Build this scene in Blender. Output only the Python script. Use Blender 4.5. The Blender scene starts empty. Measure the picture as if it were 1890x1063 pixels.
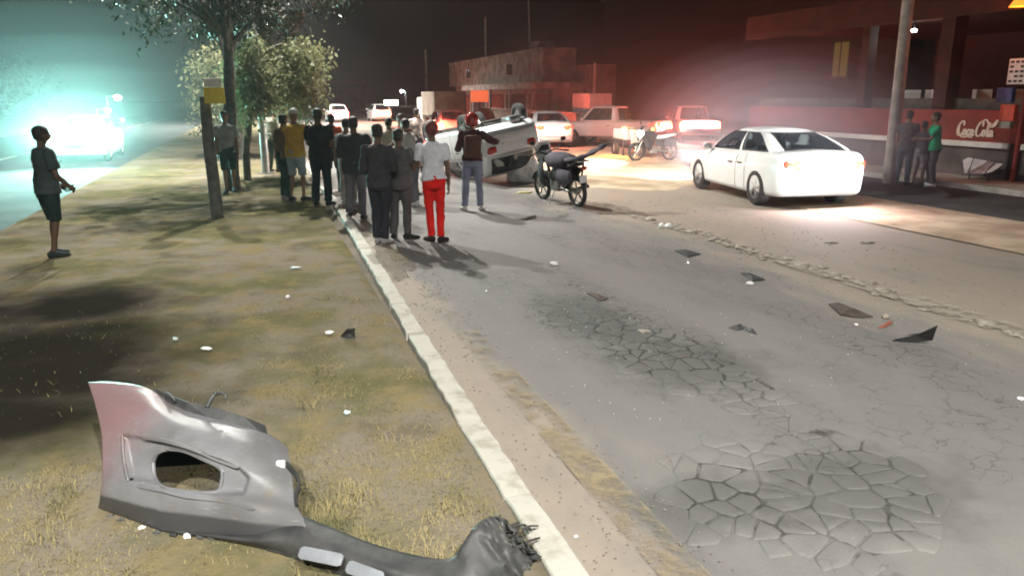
import bpy, bmesh, math, random
import numpy as np
from mathutils import Vector, Matrix, noise
random.seed(7); rng = np.random.default_rng(7)
SC = bpy.context.scene; COL = SC.collection
R = math.radians
# ------------------------------------------------------------------ camera
PITCH = R(14.15); CH = 2.05; FPX = 1400.0
cam_d = bpy.data.cameras.new('camera'); cam = bpy.data.objects.new('camera', cam_d); COL.objects.link(cam)
cam.location = (0, 0, CH); cam.rotation_euler = (R(90) - PITCH, 0, 0)
cam_d.sensor_width = 36; cam_d.lens = 36 * FPX / 1890; cam_d.clip_start = .05; cam_d.clip_end = 1500
SC.camera = cam
# ------------------------------------------------------------------ world, moonless night
W = bpy.data.worlds.new('World'); SC.world = W; W.use_nodes = True
wn = W.node_tree; sky = wn.nodes.new('ShaderNodeTexSky'); sky.sky_type = 'NISHITA'; sky.sun_disc = False
sky.sun_elevation = R(-3); sky.sun_rotation = R(200); sky.air_density = 1.0; sky.dust_density = 2.0
wn.links.new(sky.outputs[0], wn.nodes['Background'].inputs[0]); wn.nodes['Background'].inputs[1].default_value = .14
SC.view_settings.view_transform = 'Standard'; SC.view_settings.look = 'None'
SC.view_settings.exposure = 0.0; SC.view_settings.gamma = 1.0; SC.view_settings.use_curve_mapping = False
SC.cycles.filter_width = 1.9
SC.cycles.max_bounces = 5; SC.cycles.diffuse_bounces = 2; SC.cycles.glossy_bounces = 3; SC.cycles.transparent_max_bounces = 10
SC.cycles.volume_bounces = 0; SC.cycles.sample_clamp_indirect = 3; SC.cycles.caustics_reflective = False; SC.cycles.caustics_refractive = False
LAMP_W = 8000.0        # street lamp head
HAZE = 0.0005
# ------------------------------------------------------------------ places
def ray(px, py):
    rx = (px - 945) / FPX; ru = (531.5 - py) / FPX
    return Vector((rx, math.cos(PITCH) + ru * math.sin(PITCH), -math.sin(PITCH) + ru * math.cos(PITCH)))
def at(px, py, z=0.0):
    d = ray(px, py); t = (z - CH) / d.z
    return Vector((d.x * t, d.y * t, z))
def at_t(px, py, t):
    d = ray(px, py); return Vector((0, 0, CH)) + d * t
TH = R(18.25)
ND = Vector((math.cos(TH), math.sin(TH), 0)); SD = Vector((-math.sin(TH), math.cos(TH), 0))
def rw(l, s, z=0.0): return ND * l + SD * s + Vector((0, 0, z))
def ls(p): return p.dot(ND), p.dot(SD)
def at_l(px, py, l):
    d = ray(px, py); t = l / d.dot(ND); p = Vector((0, 0, CH)) + d * t
    return p
def fbm(x, y, z=0, o=4): return noise.fractal(Vector((x, y, z)), 1.0, 2.0, o)
# ------------------------------------------------------------------ materials
def nt(name):
    m = bpy.data.materials.new(name); m.use_nodes = True
    t = m.node_tree; b = t.nodes['Principled BSDF']
    return m, t, b
def N(t, typ, ins=None, **kw):
    n = t.nodes.new(typ)
    for k, v in kw.items(): setattr(n, k, v)
    for k, v in (ins or {}).items():
        if isinstance(v, bpy.types.NodeSocket): t.links.new(v, n.inputs[k])
        else: n.inputs[k].default_value = v
    return n
def c4(c): return (c[0], c[1], c[2], 1)
def mixc(t, f, a, b):
    n = t.nodes.new('ShaderNodeMix'); n.data_type = 'RGBA'
    for i, v in ((0, f), (6, a), (7, b)):
        if isinstance(v, bpy.types.NodeSocket): t.links.new(v, n.inputs[i])
        else: n.inputs[i].default_value = v if i == 0 else c4(v)
    return n.outputs[2]
def math_(t, op, a, b=0.0, c=None):
    n = t.nodes.new('ShaderNodeMath'); n.operation = op
    for i, v in enumerate((a, b) if c is None else (a, b, c)):
        if isinstance(v, bpy.types.NodeSocket): t.links.new(v, n.inputs[i])
        else: n.inputs[i].default_value = v
    return n.outputs[0]
def ramp(t, f, lo, hi):
    n = t.nodes.new('ShaderNodeMapRange'); n.interpolation_type = 'SMOOTHSTEP'
    t.links.new(f, n.inputs[0]); n.inputs[1].default_value = lo; n.inputs[2].default_value = hi
    return n.outputs[0]
def tex_noise(t, vec, scale, detail=4, rough=.55, out=0):
    return N(t, 'ShaderNodeTexNoise', {'Vector': vec, 'Scale': scale, 'Detail': detail, 'Roughness': rough}).outputs[out]
def bump(t, b, h, s=.3, d=.02, prev=None):
    n = N(t, 'ShaderNodeBump', {'Height': h, 'Strength': s, 'Distance': d})
    if prev is not None: t.links.new(prev, n.inputs['Normal'])
    t.links.new(n.outputs[0], b.inputs['Normal']); return n.outputs[0]
def mat(name, c1, c2=None, rough=.7, metal=0.0, ns=8.0, bs=None, bstr=.2, bd=.01, spec=.4, coat=0.0, lo=.35, hi=.65):
    m, t, b = nt(name)
    tc = N(t, 'ShaderNodeTexCoord').outputs['Object']
    if c2 is None: c2 = tuple(x * .8 for x in c1)
    f = ramp(t, tex_noise(t, tc, ns, 5), lo, hi)
    t.links.new(mixc(t, f, c1, c2), b.inputs['Base Color'])
    b.inputs['Roughness'].default_value = rough; b.inputs['Metallic'].default_value = metal
    b.inputs['Specular IOR Level'].default_value = spec; b.inputs['Coat Weight'].default_value = coat
    b.inputs['Coat Roughness'].default_value = .08
    if bs: bump(t, b, tex_noise(t, tc, bs, 4), bstr, bd)
    return m
def emit(name, c, s):
    m, t, b = nt(name); b.inputs['Base Color'].default_value = c4(c)
    b.inputs['Emission Color'].default_value = c4(c); b.inputs['Emission Strength'].default_value = s
    return m
# ------------------------------------------------------------------ objects
def link(o, parent=None):
    COL.objects.link(o)
    if parent is not None: o.parent = parent
    return o
def tag(o, label=None, cat=None, group=None, kind=None):
    if label: o['label'] = label
    if cat: o['category'] = cat
    if group: o['group'] = group
    if kind: o['kind'] = kind
    return o
def empty(name, loc=(0, 0, 0), rz=0.0, **kw):
    o = bpy.data.objects.new(name, None); link(o); o.location = loc; o.rotation_euler = (0, 0, rz)
    return tag(o, **kw)
def obj(name, bm, m=None, parent=None, smooth=False, loc=None, rot=None, ang=40, normals=True):
    if normals: bmesh.ops.recalc_face_normals(bm, faces=bm.faces)
    me = bpy.data.meshes.new(name); bm.to_mesh(me); bm.free()
    for x in (m if isinstance(m, (list, tuple)) else [m]):
        if x: me.materials.append(x)
    if smooth:
        me.shade_smooth(); me.set_sharp_from_angle(angle=R(ang))
    o = bpy.data.objects.new(name, me); link(o, parent)
    if loc is not None: o.location = loc
    if rot is not None: o.rotation_euler = rot
    return o
def dup(o, parent=None):
    c = o.copy(); COL.objects.link(c); c.parent = parent
    for ch in list(o.children): dup(ch, c)
    return c
def bake(o):
    bpy.context.view_layer.update()
    dg = bpy.context.evaluated_depsgraph_get()
    me = bpy.data.meshes.new_from_object(o.evaluated_get(dg), depsgraph=dg)
    o.modifiers.clear(); old = o.data; o.data = me; bpy.data.meshes.remove(old)
    return o
def box(bm, c, s, M=None, bev=0.0, mi=0):
    r = bmesh.ops.create_cube(bm, size=1.0, matrix=Matrix.Translation(c) @ Matrix.Diagonal((*s, 1)))
    vs = r['verts']
    if bev > 0:
        es = list({e for v in vs for e in v.link_edges})
        g = bmesh.ops.bevel(bm, geom=es, offset=bev, segments=2, affect='EDGES', profile=.6)
        vs = list({v for f in g['faces'] for v in f.verts} | {v for v in vs if v.is_valid})
    if mi:
        for f in {f for v in vs for f in v.link_faces}: f.material_index = mi
    if M is not None: bmesh.ops.transform(bm, matrix=M, verts=vs)
    return vs
def loft(bm, pts, rad, side=(1, 0, 0), n=12, cap=True, mi=0):
    pts = [Vector(p) for p in pts]; side = Vector(side); rings = []
    if len(rad) != len(pts): rad = [rad[min(len(rad) - 1, int(i * len(rad) / len(pts)))] for i in range(len(pts))]
    for i, p in enumerate(pts):
        tg = (pts[min(i + 1, len(pts) - 1)] - pts[max(i - 1, 0)]).normalized()
        s = side - tg * side.dot(tg)
        if s.length < 1e-4: s = Vector((0, 1, 0)) - tg * tg.y
        s.normalize(); u = tg.cross(s)
        r = rad[i]; a, b = (r, r) if not isinstance(r, (tuple, list)) else r
        rings.append([bm.verts.new(p + s * (a * math.cos(2 * math.pi * k / n)) + u * (b * math.sin(2 * math.pi * k / n))) for k in range(n)])
    for A, B in zip(rings, rings[1:]):
        for k in range(n):
            bm.faces.new((A[k], A[(k + 1) % n], B[(k + 1) % n], B[k])).material_index = mi
    if cap:
        bm.faces.new(rings[0][::-1]).material_index = mi; bm.faces.new(rings[-1]).material_index = mi
    return rings
def ell(bm, c, s, M=None, u=14, v=9, mi=0):
    mm = Matrix.Translation(c) @ Matrix.Diagonal((*s, 1))
    if M is not None: mm = M @ mm
    r = bmesh.ops.create_uvsphere(bm, u_segments=u, v_segments=v, radius=1, matrix=mm)
    if mi:
        for f in {f for w in r['verts'] for f in w.link_faces}: f.material_index = mi
    return r['verts']
def cyl(bm, a, b, r1, r2=None, n=16, mi=0):
    return loft(bm, [a, b], [r1, r1 if r2 is None else r2], side=(1, .01, .02), n=n, mi=mi)
def crom(pts, k=6):
    P = [Vector(p) for p in pts]; out = []
    for i in range(len(P) - 1):
        a, b, c, d = P[max(i - 1, 0)], P[i], P[i + 1], P[min(i + 2, len(P) - 1)]
        for j in range(k):
            t = j / k
            out.append(.5 * ((2 * b) + (c - a) * t + (2 * a - 5 * b + 4 * c - d) * t * t + (3 * b - a - 3 * c + d) * t ** 3))
    out.append(P[-1]); return out
def interp(x, tab):
    if x <= tab[0][0]: return tab[0][1]
    for i in range(len(tab) - 1):
        (x0, y0), (x1, y1) = tab[i], tab[i + 1]
        if x <= x1:
            m0 = (y1 - tab[max(i - 1, 0)][1]) / max(1e-6, x1 - tab[max(i - 1, 0)][0])
            m1 = (tab[min(i + 2, len(tab) - 1)][1] - y0) / max(1e-6, tab[min(i + 2, len(tab) - 1)][0] - x0)
            h = x1 - x0; t = (x - x0) / h
            if i == 0: m0 = (y1 - y0) / h
            if i == len(tab) - 2: m1 = (y1 - y0) / h
            return (2*t**3-3*t*t+1)*y0 + (t**3-2*t*t+t)*h*m0 + (-2*t**3+3*t*t)*y1 + (t**3-t*t)*h*m1
    return tab[-1][1]
def lump(bm, c, s, seed=0, amp=.25, sub=1, M=None):
    r = bmesh.ops.create_icosphere(bm, subdivisions=sub, radius=1)
    for v in r['verts']:
        q = v.co * 1.3 + Vector((seed * 3.1, seed * 1.7, 0)); v.co *= 1 + amp * noise.noise(q) * 2
        v.co = Vector((v.co.x * s[0], v.co.y * s[1], v.co.z * s[2]))
        if M is not None: v.co = M @ v.co
        v.co += Vector(c)
    return r['verts']
def light(name, typ, loc, power, color, parent=None, rot=None, aim=None, spot=None, blend=.6, size=.1):
    d = bpy.data.lights.new(name, typ); d.energy = power; d.color = color; d.shadow_soft_size = size
    if typ == 'SPOT': d.spot_size = R(spot); d.spot_blend = blend
    o = bpy.data.objects.new(name, d); link(o, parent); o.location = loc
    if aim is not None: o.rotation_euler = Vector(aim).to_track_quat('-Z', 'Y').to_euler()
    if rot is not None: o.rotation_euler = rot
    return o
# ================================================================== SETTING
def sheet(name, l0, l1, s0, s1, z, m, nl=1, ns=1, fn=None, **kw):
    bm = bmesh.new(); g = []
    for j in range(ns + 1):
        row = []
        for i in range(nl + 1):
            l = l0 + (l1 - l0) * i / nl; s = s0 + (s1 - s0) * j / ns
            row.append(bm.verts.new((l, s, z + (fn(l, s) if fn else 0))))
        g.append(row)
    for j in range(ns):
        for i in range(nl): bm.faces.new((g[j][i], g[j][i+1], g[j+1][i+1], g[j+1][i]))
    o = obj(name, bm, m, smooth=bool(fn), ang=80); o.rotation_euler.z = TH
    return tag(o, kind='structure', **kw)

def ground_mat():
    m, t, b = nt('dry_verge_soil'); tc = N(t, 'ShaderNodeTexCoord').outputs['Object']
    n1 = tex_noise(t, tc, .55, 5, .6); n2 = tex_noise(t, tc, 3.0, 6, .65); n3 = tex_noise(t, tc, 26, 4, .7)
    c = mixc(t, ramp(t, n1, .44, .58), (.190, .165, .128), (.120, .113, .060))
    c = mixc(t, ramp(t, n2, .45, .68), c, (.20, .160, .085))
    c = mixc(t, ramp(t, n3, .52, .75), c, (.12, .10, .065))
    n4 = tex_noise(t, tc, 1.3, 5, .6)
    c = mixc(t, math_(t, 'MULTIPLY', ramp(t, n4, .52, .7), .75), c, (.10, .085, .06))
    # broad shadow left of the torn bumper, painted dark into the soil colour
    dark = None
    for (l, s, rl, rs) in SHADE_PATCHES:
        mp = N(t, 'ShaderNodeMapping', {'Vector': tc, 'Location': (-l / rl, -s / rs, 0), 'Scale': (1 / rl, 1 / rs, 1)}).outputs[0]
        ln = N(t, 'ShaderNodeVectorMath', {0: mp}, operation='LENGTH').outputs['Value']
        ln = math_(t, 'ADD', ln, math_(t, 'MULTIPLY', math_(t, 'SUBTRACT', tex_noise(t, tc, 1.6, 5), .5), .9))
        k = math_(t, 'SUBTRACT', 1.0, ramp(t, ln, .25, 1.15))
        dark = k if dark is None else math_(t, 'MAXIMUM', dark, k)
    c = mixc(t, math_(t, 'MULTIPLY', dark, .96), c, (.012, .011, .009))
    t.links.new(c, b.inputs['Base Color']); b.inputs['Roughness'].default_value = 1; b.inputs['Specular IOR Level'].default_value = 0
    h = math_(t, 'ADD', math_(t, 'MULTIPLY', n2, .7), math_(t, 'MULTIPLY', n3, .3)); bump(t, b, h, .7, .03)
    return m
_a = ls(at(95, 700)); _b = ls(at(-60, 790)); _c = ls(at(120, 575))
_d = ls(at(60, 655)); SHADE_PATCHES = [(_d[0], _d[1], 1.6, 1.4), (_a[0], _a[1], 1.5, 1.4), (_b[0], _b[1], 1.7, .95), (_c[0], _c[1], 1.5, 1.1)]
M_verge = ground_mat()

def road_mat(name, dusty=True):
    m, t, b = nt(name); tc = N(t, 'ShaderNodeTexCoord').outputs['Object']
    sep = N(t, 'ShaderNodeSeparateXYZ', {0: tc}); L = sep.outputs[0]; S = sep.outputs[1]
    st = N(t, 'ShaderNodeMapping', {'Vector': tc, 'Scale': (1, .35, 1)}).outputs[0]
    n1 = tex_noise(t, st, .7, 5, .6); n2 = tex_noise(t, tc, 4.0, 6, .7); n3 = tex_noise(t, tc, 90, 3, .7)
    c = mixc(t, ramp(t, n1, .38, .65), (.175, .168, .160), (.135, .131, .127))
    c = mixc(t, math_(t, 'MULTIPLY', ramp(t, n2, .5, .75), .5), c, (.19, .18, .165))
    c = mixc(t, math_(t, 'MULTIPLY', ramp(t, n3, .55, .8), .35), c, (.27, .26, .24))
    c = mixc(t, math_(t, 'MULTIPLY', ramp(t, n3, .45, .25), .35), c, (.05, .05, .05))
    for (l, s, rl, rs) in WORN:
        mp = N(t, 'ShaderNodeMapping', {'Vector': tc, 'Location': (-l / rl, -s / rs, 0), 'Scale': (1 / rl, 1 / rs, 1)}).outputs[0]
        ln = N(t, 'ShaderNodeVectorMath', {0: mp}, operation='LENGTH').outputs['Value']
        ln = math_(t, 'ADD', ln, math_(t, 'MULTIPLY', math_(t, 'SUBTRACT', tex_noise(t, tc, 3.2, 5), .5), 1.2))
        c = mixc(t, math_(t, 'MULTIPLY', math_(t, 'SUBTRACT', 1, ramp(t, ln, .4, 1.1)), .62), c, (.062, .064, .062))
    # cracks over the worn zone
    wob = N(t, 'ShaderNodeVectorMath', {0: tc, 1: N(t, 'ShaderNodeVectorMath', {0: tex_noise(t, tc, 3, 3, out=1), 'Scale': .40}, operation='SCALE').outputs[0]}, operation='ADD').outputs[0]
    v = N(t, 'ShaderNodeTexVoronoi', {'Vector': wob, 'Scale': 5.2}, feature='DISTANCE_TO_EDGE').outputs[0]
    crack = math_(t, 'MULTIPLY', math_(t, 'SUBTRACT', 1, ramp(t, v, .004, .045)), ramp(t, n1, .46, .62))
    band = math_(t, 'MULTIPLY', ramp(t, L, 1.7, 2.3), math_(t, 'SUBTRACT', 1, ramp(t, L, 4.6, 5.6)))
    crack = math_(t, 'MULTIPLY', crack, band)
    c = mixc(t, math_(t, 'MULTIPLY', crack, .8), c, (.035, .033, .03))
    if dusty:
        d = ramp(t, L, 4.6, 6.6); d2 = math_(t, 'SUBTRACT', 1, ramp(t, L, 1.2, 2.1))
        d = math_(t, 'MAXIMUM', d, d2)
        dn = tex_noise(t, st, 1.1, 6, .65)
        d = math_(t, 'MULTIPLY', ramp(t, math_(t, 'ADD', dn, math_(t, 'MULTIPLY', d, .40)), .60, .86), .85)
        c = mixc(t, d, c, mixc(t, n2, (.33, .275, .22), (.235, .20, .165)))
    t.links.new(c, b.inputs['Base Color']); b.inputs['Roughness'].default_value = .82; b.inputs['Specular IOR Level'].default_value = .3
    h = math_(t, 'ADD', math_(t, 'MULTIPLY', n3, .25), math_(t, 'MULTIPLY', n2, .9)); h = math_(t, 'SUBTRACT', h, math_(t, 'MULTIPLY', crack, .8))
    bump(t, b, h, .5, .015)
    return m
_w1 = ls(at(1270, 672)); _w2 = ls(at(1610, 900)); _w3 = ls(at(1090, 590)); _w4 = ls(at(1330, 930))
WORN = [(*_w1, .75, .75), (*_w2, .75, .6), (*_w3, .5, 1.3), (*_w4, .6, .35)]
YL0, YL1 = 1.53, 1.75
M_road = road_mat('worn_asphalt'); M_road2 = mat('far_asphalt', (.075, .078, .078), (.05, .052, .052), rough=.9, ns=1, bs=60, bstr=.3, spec=.15)
M_sand = mat('sandy_dust', (.50, .40, .29), (.33, .25, .175), rough=.95, ns=1.2, bs=20, bstr=.5, bd=.02, spec=.1)
M_dirt = mat('packed_dirt', (.20, .17, .13), (.12, .105, .09), rough=.95, ns=.6, bs=9, bstr=.5, bd=.03, spec=.1)
M_conc = mat('dusty_concrete', (.42, .40, .36), (.28, .26, .22), rough=.9, ns=3, bs=30, bstr=.4, bd=.006, spec=.2)

base = sheet('ground', -190, 190, -70, 300, -.02, M_dirt)
verge_h = lambda l, s: .055 + .018 * fbm(l * .9, s * .9, 2) + .008 * fbm(l * 4, s * 4, 5)
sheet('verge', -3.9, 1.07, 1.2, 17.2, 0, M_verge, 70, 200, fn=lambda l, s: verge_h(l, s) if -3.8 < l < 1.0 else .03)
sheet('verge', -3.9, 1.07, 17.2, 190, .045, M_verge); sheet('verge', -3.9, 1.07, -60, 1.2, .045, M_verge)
sheet('road', 1.22, 10.1, -60, 190, 0, M_road, 40, 120, fn=lambda l, s: .010 * fbm(l * .5, s * .3, 1) if s < 40 else 0)
sheet('road', -12.5, -3.95, -60, 190, 0, M_road2)
sheet('sand_shoulder', 9.6, 12.1, -60, 190, .018, M_sand, 20, 300, fn=lambda l, s: (.02 + .02 * fbm(l, s * .6)) * max(0, 1 - abs(l - 10.85) / 1.1) - .006)
sheet('side_road', 12.1, 15.2, -60, 190, 0, M_road2)
bm = bmesh.new(); box(bm, (16.05, 60, .06), (1.7, 240, .13)); o = obj('pavement', bm, M_conc); o.rotation_euler.z = TH; tag(o, kind='structure')
# sand drifted over the road in front of the white car
def drift(name, pts, m, z=.012):
    bm = bmesh.new(); P = [Vector((*ls(at(*p)), 0)) for p in pts]; c = sum(P, Vector()) / len(P)
    Q = crom(P + [P[0]], 8)[:-1]; Q = [q + (q - c) * .07 * fbm(q.x * 2, q.y * 2) for q in Q]
    r0 = [bm.verts.new((q.x, q.y, -.004)) for q in Q]; r1 = [bm.verts.new((q.x * .88 + c.x * .12, q.y * .88 + c.y * .12, z + .006)) for q in Q]
    r2 = [bm.verts.new((q.x * .5 + c.x * .5, q.y * .5 + c.y * .5, z + .014)) for q in Q]
    for A, B in ((r0, r1), (r1, r2)):
        for k in range(len(Q)): bm.faces.new((A[k], A[(k+1) % len(Q)], B[(k+1) % len(Q)], B[k]))
    bm.faces.new(r2); o = obj(name, bm, m, smooth=True); o.rotation_euler.z = TH; return tag(o, kind='structure')
drift('sand_drift', [(960, 300), (1080, 268), (1230, 285), (1290, 330), (1230, 352), (1090, 345), (985, 335)], M_sand)

# ---- white painted kerb, stone by stone
M_kerb = mat('worn_white_kerb_paint', (.43, .41, .365), (.28, .255, .205), rough=.85, ns=7, bs=28, bstr=.6, bd=.006, lo=.45, hi=.75)
kerb = empty('kerb', kind='structure')
def kerb_lat(s): return 1.14 + .21 * max(0, min(1, (s - 3) / 11)) ** 1.2
kb = bmesh.new()
for i in range(52):
    s0 = 1.4 + i * .98; s1 = s0 + (.968 if i != 4 else .88); jit = random.uniform(-.006, .006)
    bm = bmesh.new(); nn = 9; rows = []
    for k in range(nn):
        s = s0 + (s1 - s0) * k / (nn - 1); lc = kerb_lat(s) + jit; e = random.uniform(-.010, .008); e2 = random.uniform(-.006, .006)
        hz = .066 + .003 * math.sin(i * 2.3) + random.uniform(-.003, .003); cz = .012 if k in (0, nn - 1) else 0
        rows.append([bm.verts.new(v) for v in ((lc - .078 + e, s, -.02), (lc - .077 + e, s, hz - .010 - cz), (lc - .071 + e, s, hz - cz), (lc, s, hz - cz), (lc + .066 + e2, s, hz - .002 - cz), (lc + .074 + e2, s, hz - .008 - cz), (lc + .078 + e2, s, -.02))])
    for A, B in zip(rows, rows[1:]):
        for k in range(6): bm.faces.new((A[k], A[k+1], B[k+1], B[k]))
    bm.faces.new(rows[0]); bm.faces.new(rows[-1][::-1])
    o = obj('kerb_stone', bm, M_kerb, kerb, smooth=True, ang=25); o.rotation_euler.z = TH
bm = bmesh.new(); rr = [(kerb_lat(s), s) for s in np.linspace(1.4, 52, 60)]
for (l, s), (l2, s2) in zip(rr, rr[1:]):
    bm.faces.new([bm.verts.new(v) for v in ((l - .07, s, .045), (l + .07, s, .045), (l2 + .07, s2, .045), (l2 - .07, s2, .045))])
o = obj('kerb_mortar', bm, M_conc, kerb); o.rotation_euler.z = TH

# ---- faded yellow edge line, worn away in patches
def worn_paint(name, c, amt=.5, sc=5):
    m, t, b = nt(name); tc = N(t, 'ShaderNodeTexCoord').outputs['Object']
    n = tex_noise(t, tc, sc, 7, .7); n2 = tex_noise(t, tc, .9, 3)
    f = math_(t, 'MULTIPLY', ramp(t, math_(t, 'ADD', math_(t, 'MULTIPLY', n, .6), math_(t, 'MULTIPLY', n2, .5)), amt, amt + .20), .85)
    b.inputs['Base Color'].default_value = c4(c); b.inputs['Roughness'].default_value = .9
    tr = t.nodes.new('ShaderNodeBsdfTransparent'); mx = t.nodes.new('ShaderNodeMixShader')
    t.links.new(f, mx.inputs[0]); t.links.new(tr.outputs[0], mx.inputs[1]); t.links.new(b.outputs[0], mx.inputs[2])
    t.links.new(mx.outputs[0], t.nodes['Material Output'].inputs[0]); return m
sheet('road_marking', YL0, YL1, 2, 60, .018, worn_paint('faded_yellow_paint', (.27, .215, .135), .50, 7), 1, 60, fn=lambda l, s: .010 * fbm(l * .5, s * .3, 1) if s < 40 else 0)
sheet('road_marking', 5.9, 6.12, 2, 60, .018, worn_paint('faded_white_paint', (.40, .36, .30), .60), 1, 60, fn=lambda l, s: .010 * fbm(l * .5, s * .3, 1) if s < 40 else 0)
sheet('road_marking', -8.3, -8.1, 0, 150, .006, worn_paint('faded_lane_paint', (.5, .5, .45), .42))

# ---- broken asphalt: pieces with open joints round two potholes
def clip(poly, a, b):           # keep the side of poly nearer to a than to b
    m_ = ((a[0]+b[0])/2, (a[1]+b[1])/2); n_ = (b[0]-a[0], b[1]-a[1]); out = []
    f = lambda p: (p[0]-m_[0])*n_[0] + (p[1]-m_[1])*n_[1]
    for i in range(len(poly)):
        p, q = poly[i], poly[(i+1) % len(poly)]; fp, fq = f(p), f(q)
        if fp <= 0: out.append(p)
        if fp * fq < 0:
            t = fp / (fp - fq); out.append((p[0] + (q[0]-p[0])*t, p[1] + (q[1]-p[1])*t))
    return out
M_bed = mat('pothole_bed', (.055, .052, .048), (.11, .10, .09), rough=1, ns=12, bs=40, bstr=.6)
broken = empty('broken_asphalt', kind='structure')
def pothole(poly_px, cell, keep=1.0, seed=1):
    rnd = random.Random(seed); P = [ls(at(*p)) for p in poly_px]
    inside = lambda q: sum(((P[i][1] > q[1]) != (P[(i+1) % len(P)][1] > q[1])) and (q[0] < (P[(i+1) % len(P)][0]-P[i][0])*(q[1]-P[i][1])/(P[(i+1) % len(P)][1]-P[i][1])+P[i][0]) for i in range(len(P))) % 2
    l0, l1 = min(p[0] for p in P), max(p[0] for p in P); s0, s1 = min(p[1] for p in P), max(p[1] for p in P)
    seeds = []
    for i in range(int((l1-l0)/cell)+3):
        for j in range(int((s1-s0)/cell)+3):
            seeds.append((l0 + (i-1+rnd.uniform(-.35, 1.35))*cell*1.0, s0 + (j-1+rnd.uniform(-.35, 1.35))*cell*.85))
    for a in seeds:
        if not inside(a): continue
        cx_, cy_ = sum(p[0] for p in P)/len(P), sum(p[1] for p in P)/len(P); rr0 = math.hypot((a[0]-cx_)/(l1-l0)*2, (a[1]-cy_)/(s1-s0)*2)
        if rnd.random() > 1.28 - .62 * rr0 ** 2: continue
        poly = [(a[0]-cell*1.2, a[1]-cell*1.2), (a[0]+cell*1.2, a[1]-cell*1.2), (a[0]+cell*1.2, a[1]+cell*1.2), (a[0]-cell*1.2, a[1]+cell*1.2)]
        for b_ in seeds:
            if b_ is not a and abs(b_[0]-a[0]) < cell*2.2 and abs(b_[1]-a[1]) < cell*2.2: poly = clip(poly, a, b_)
        if len(poly) < 3: continue
        c = (sum(p[0] for p in poly)/len(poly), sum(p[1] for p in poly)/len(poly)); gap = rnd.uniform(.003, .010)
        Q = []
        for i in range(len(poly)):
            p, q = poly[i], poly[(i+1) % len(poly)]
            for k in (.08, .36, .64, .92): Q.append((p[0]+(q[0]-p[0])*k, p[1]+(q[1]-p[1])*k))
        rr = max(.05, math.hypot(Q[0][0]-c[0], Q[0][1]-c[1])); sh = max(.6, 1 - gap / rr)
        bm = bmesh.new(); h = .005 + rnd.uniform(-.0025, .003); lz = .010 * fbm(c[0]*.5, c[1]*.3, 1)
        wob = lambda p, f: (c[0]+(p[0]-c[0])*f*(1+.09*fbm(p[0]*14, p[1]*14)), c[1]+(p[1]-c[1])*f*(1+.09*fbm(p[0]*14, p[1]*14)))
        A = [bm.verts.new((*wob(p, sh), lz + .000)) for p in Q]; B = [bm.verts.new((*wob(p, sh*.97), lz + h)) for p in Q]; C = [bm.verts.new((*wob(p, sh*.86), lz + h + .003)) for p in Q]
        for X, Y in ((A, B), (B, C)):
            for k in range(len(Q)): bm.faces.new((X[k], X[(k+1) % len(Q)], Y[(k+1) % len(Q)], Y[k]))
        bm.faces.new(C); o = obj('asphalt_piece', bm, M_road, broken, smooth=True, ang=60); o.rotation_euler.z = TH
    bm = bmesh.new(); ctr = (sum(p[0] for p in P)/len(P), sum(p[1] for p in P)/len(P))
    Q = crom([Vector((p[0]-(p[0]-ctr[0])*.16, p[1]-(p[1]-ctr[1])*.16, .0)) for p in P + [P[0]]], 4)[:-1]
    rr_ = [bm.verts.new((q.x, q.y, .004 + .010*fbm(q.x*.5, q.y*.3, 1))) for q in Q]; bm.faces.new(rr_); bmesh.ops.triangulate(bm, faces=bm.faces)
    o = obj('pothole_bed', bm, M_gap, broken); o.rotation_euler.z = TH
M_gap = worn_paint('dark_joint_dirt', (.048, .045, .041), .47, 5)
pothole([(1080, 565), (1190, 590), (1290, 625), (1400, 690), (1480, 745), (1380, 770), (1250, 735), (1130, 680), (1075, 620)], .17, .80, 3)
pothole([(1230, 860), (1330, 815), (1440, 800), (1530, 775), (1640, 820), (1725, 870), (1745, 950), (1700, 1030), (1600, 1060), (1450, 1030), (1300, 1000), (1210, 930)], .168, 1, 5)

# ---- rubble of the old kerb along the far edge of the lane
rub = empty('broken_kerb', kind='structure'); rock_me = []
sheet('road_marking', 6.12, 6.5, 4, 14, .022, worn_paint('pale_mortar_dust', (.34, .30, .25), .50, 6), 2, 40, fn=lambda l, s: .010 * fbm(l * .5, s * .3, 1))
M_rub = mat('chalky_rubble', (.36, .32, .27), (.22, .185, .15), rough=.95, ns=9, bs=20, bstr=.5)
for i in range(6):
    bm = bmesh.new(); lump(bm, (0, 0, 0), (.085, .12, .03), i, .3, 2); o = obj('kerb_fragment', bm, M_rub, rub, smooth=True, ang=50); rock_me.append(o.data); o.location = rw(6.3, 5 + i * 1.3, .012)
for i in range(150):
    s = 4.6 + 6.6 * (i / 150) + random.uniform(-.05, .05); o = bpy.data.objects.new('kerb_fragment', random.choice(rock_me)); link(o, rub)
    o.location = rw(6.3 + random.gauss(0, .085) + .05 * math.sin(s * 2), s, .010); o.rotation_euler = (0, 0, TH + random.uniform(-.5, .5)); k = random.uniform(.2, .8); o.scale = (k, k * random.uniform(.6, 1.1), k * .6)

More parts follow.
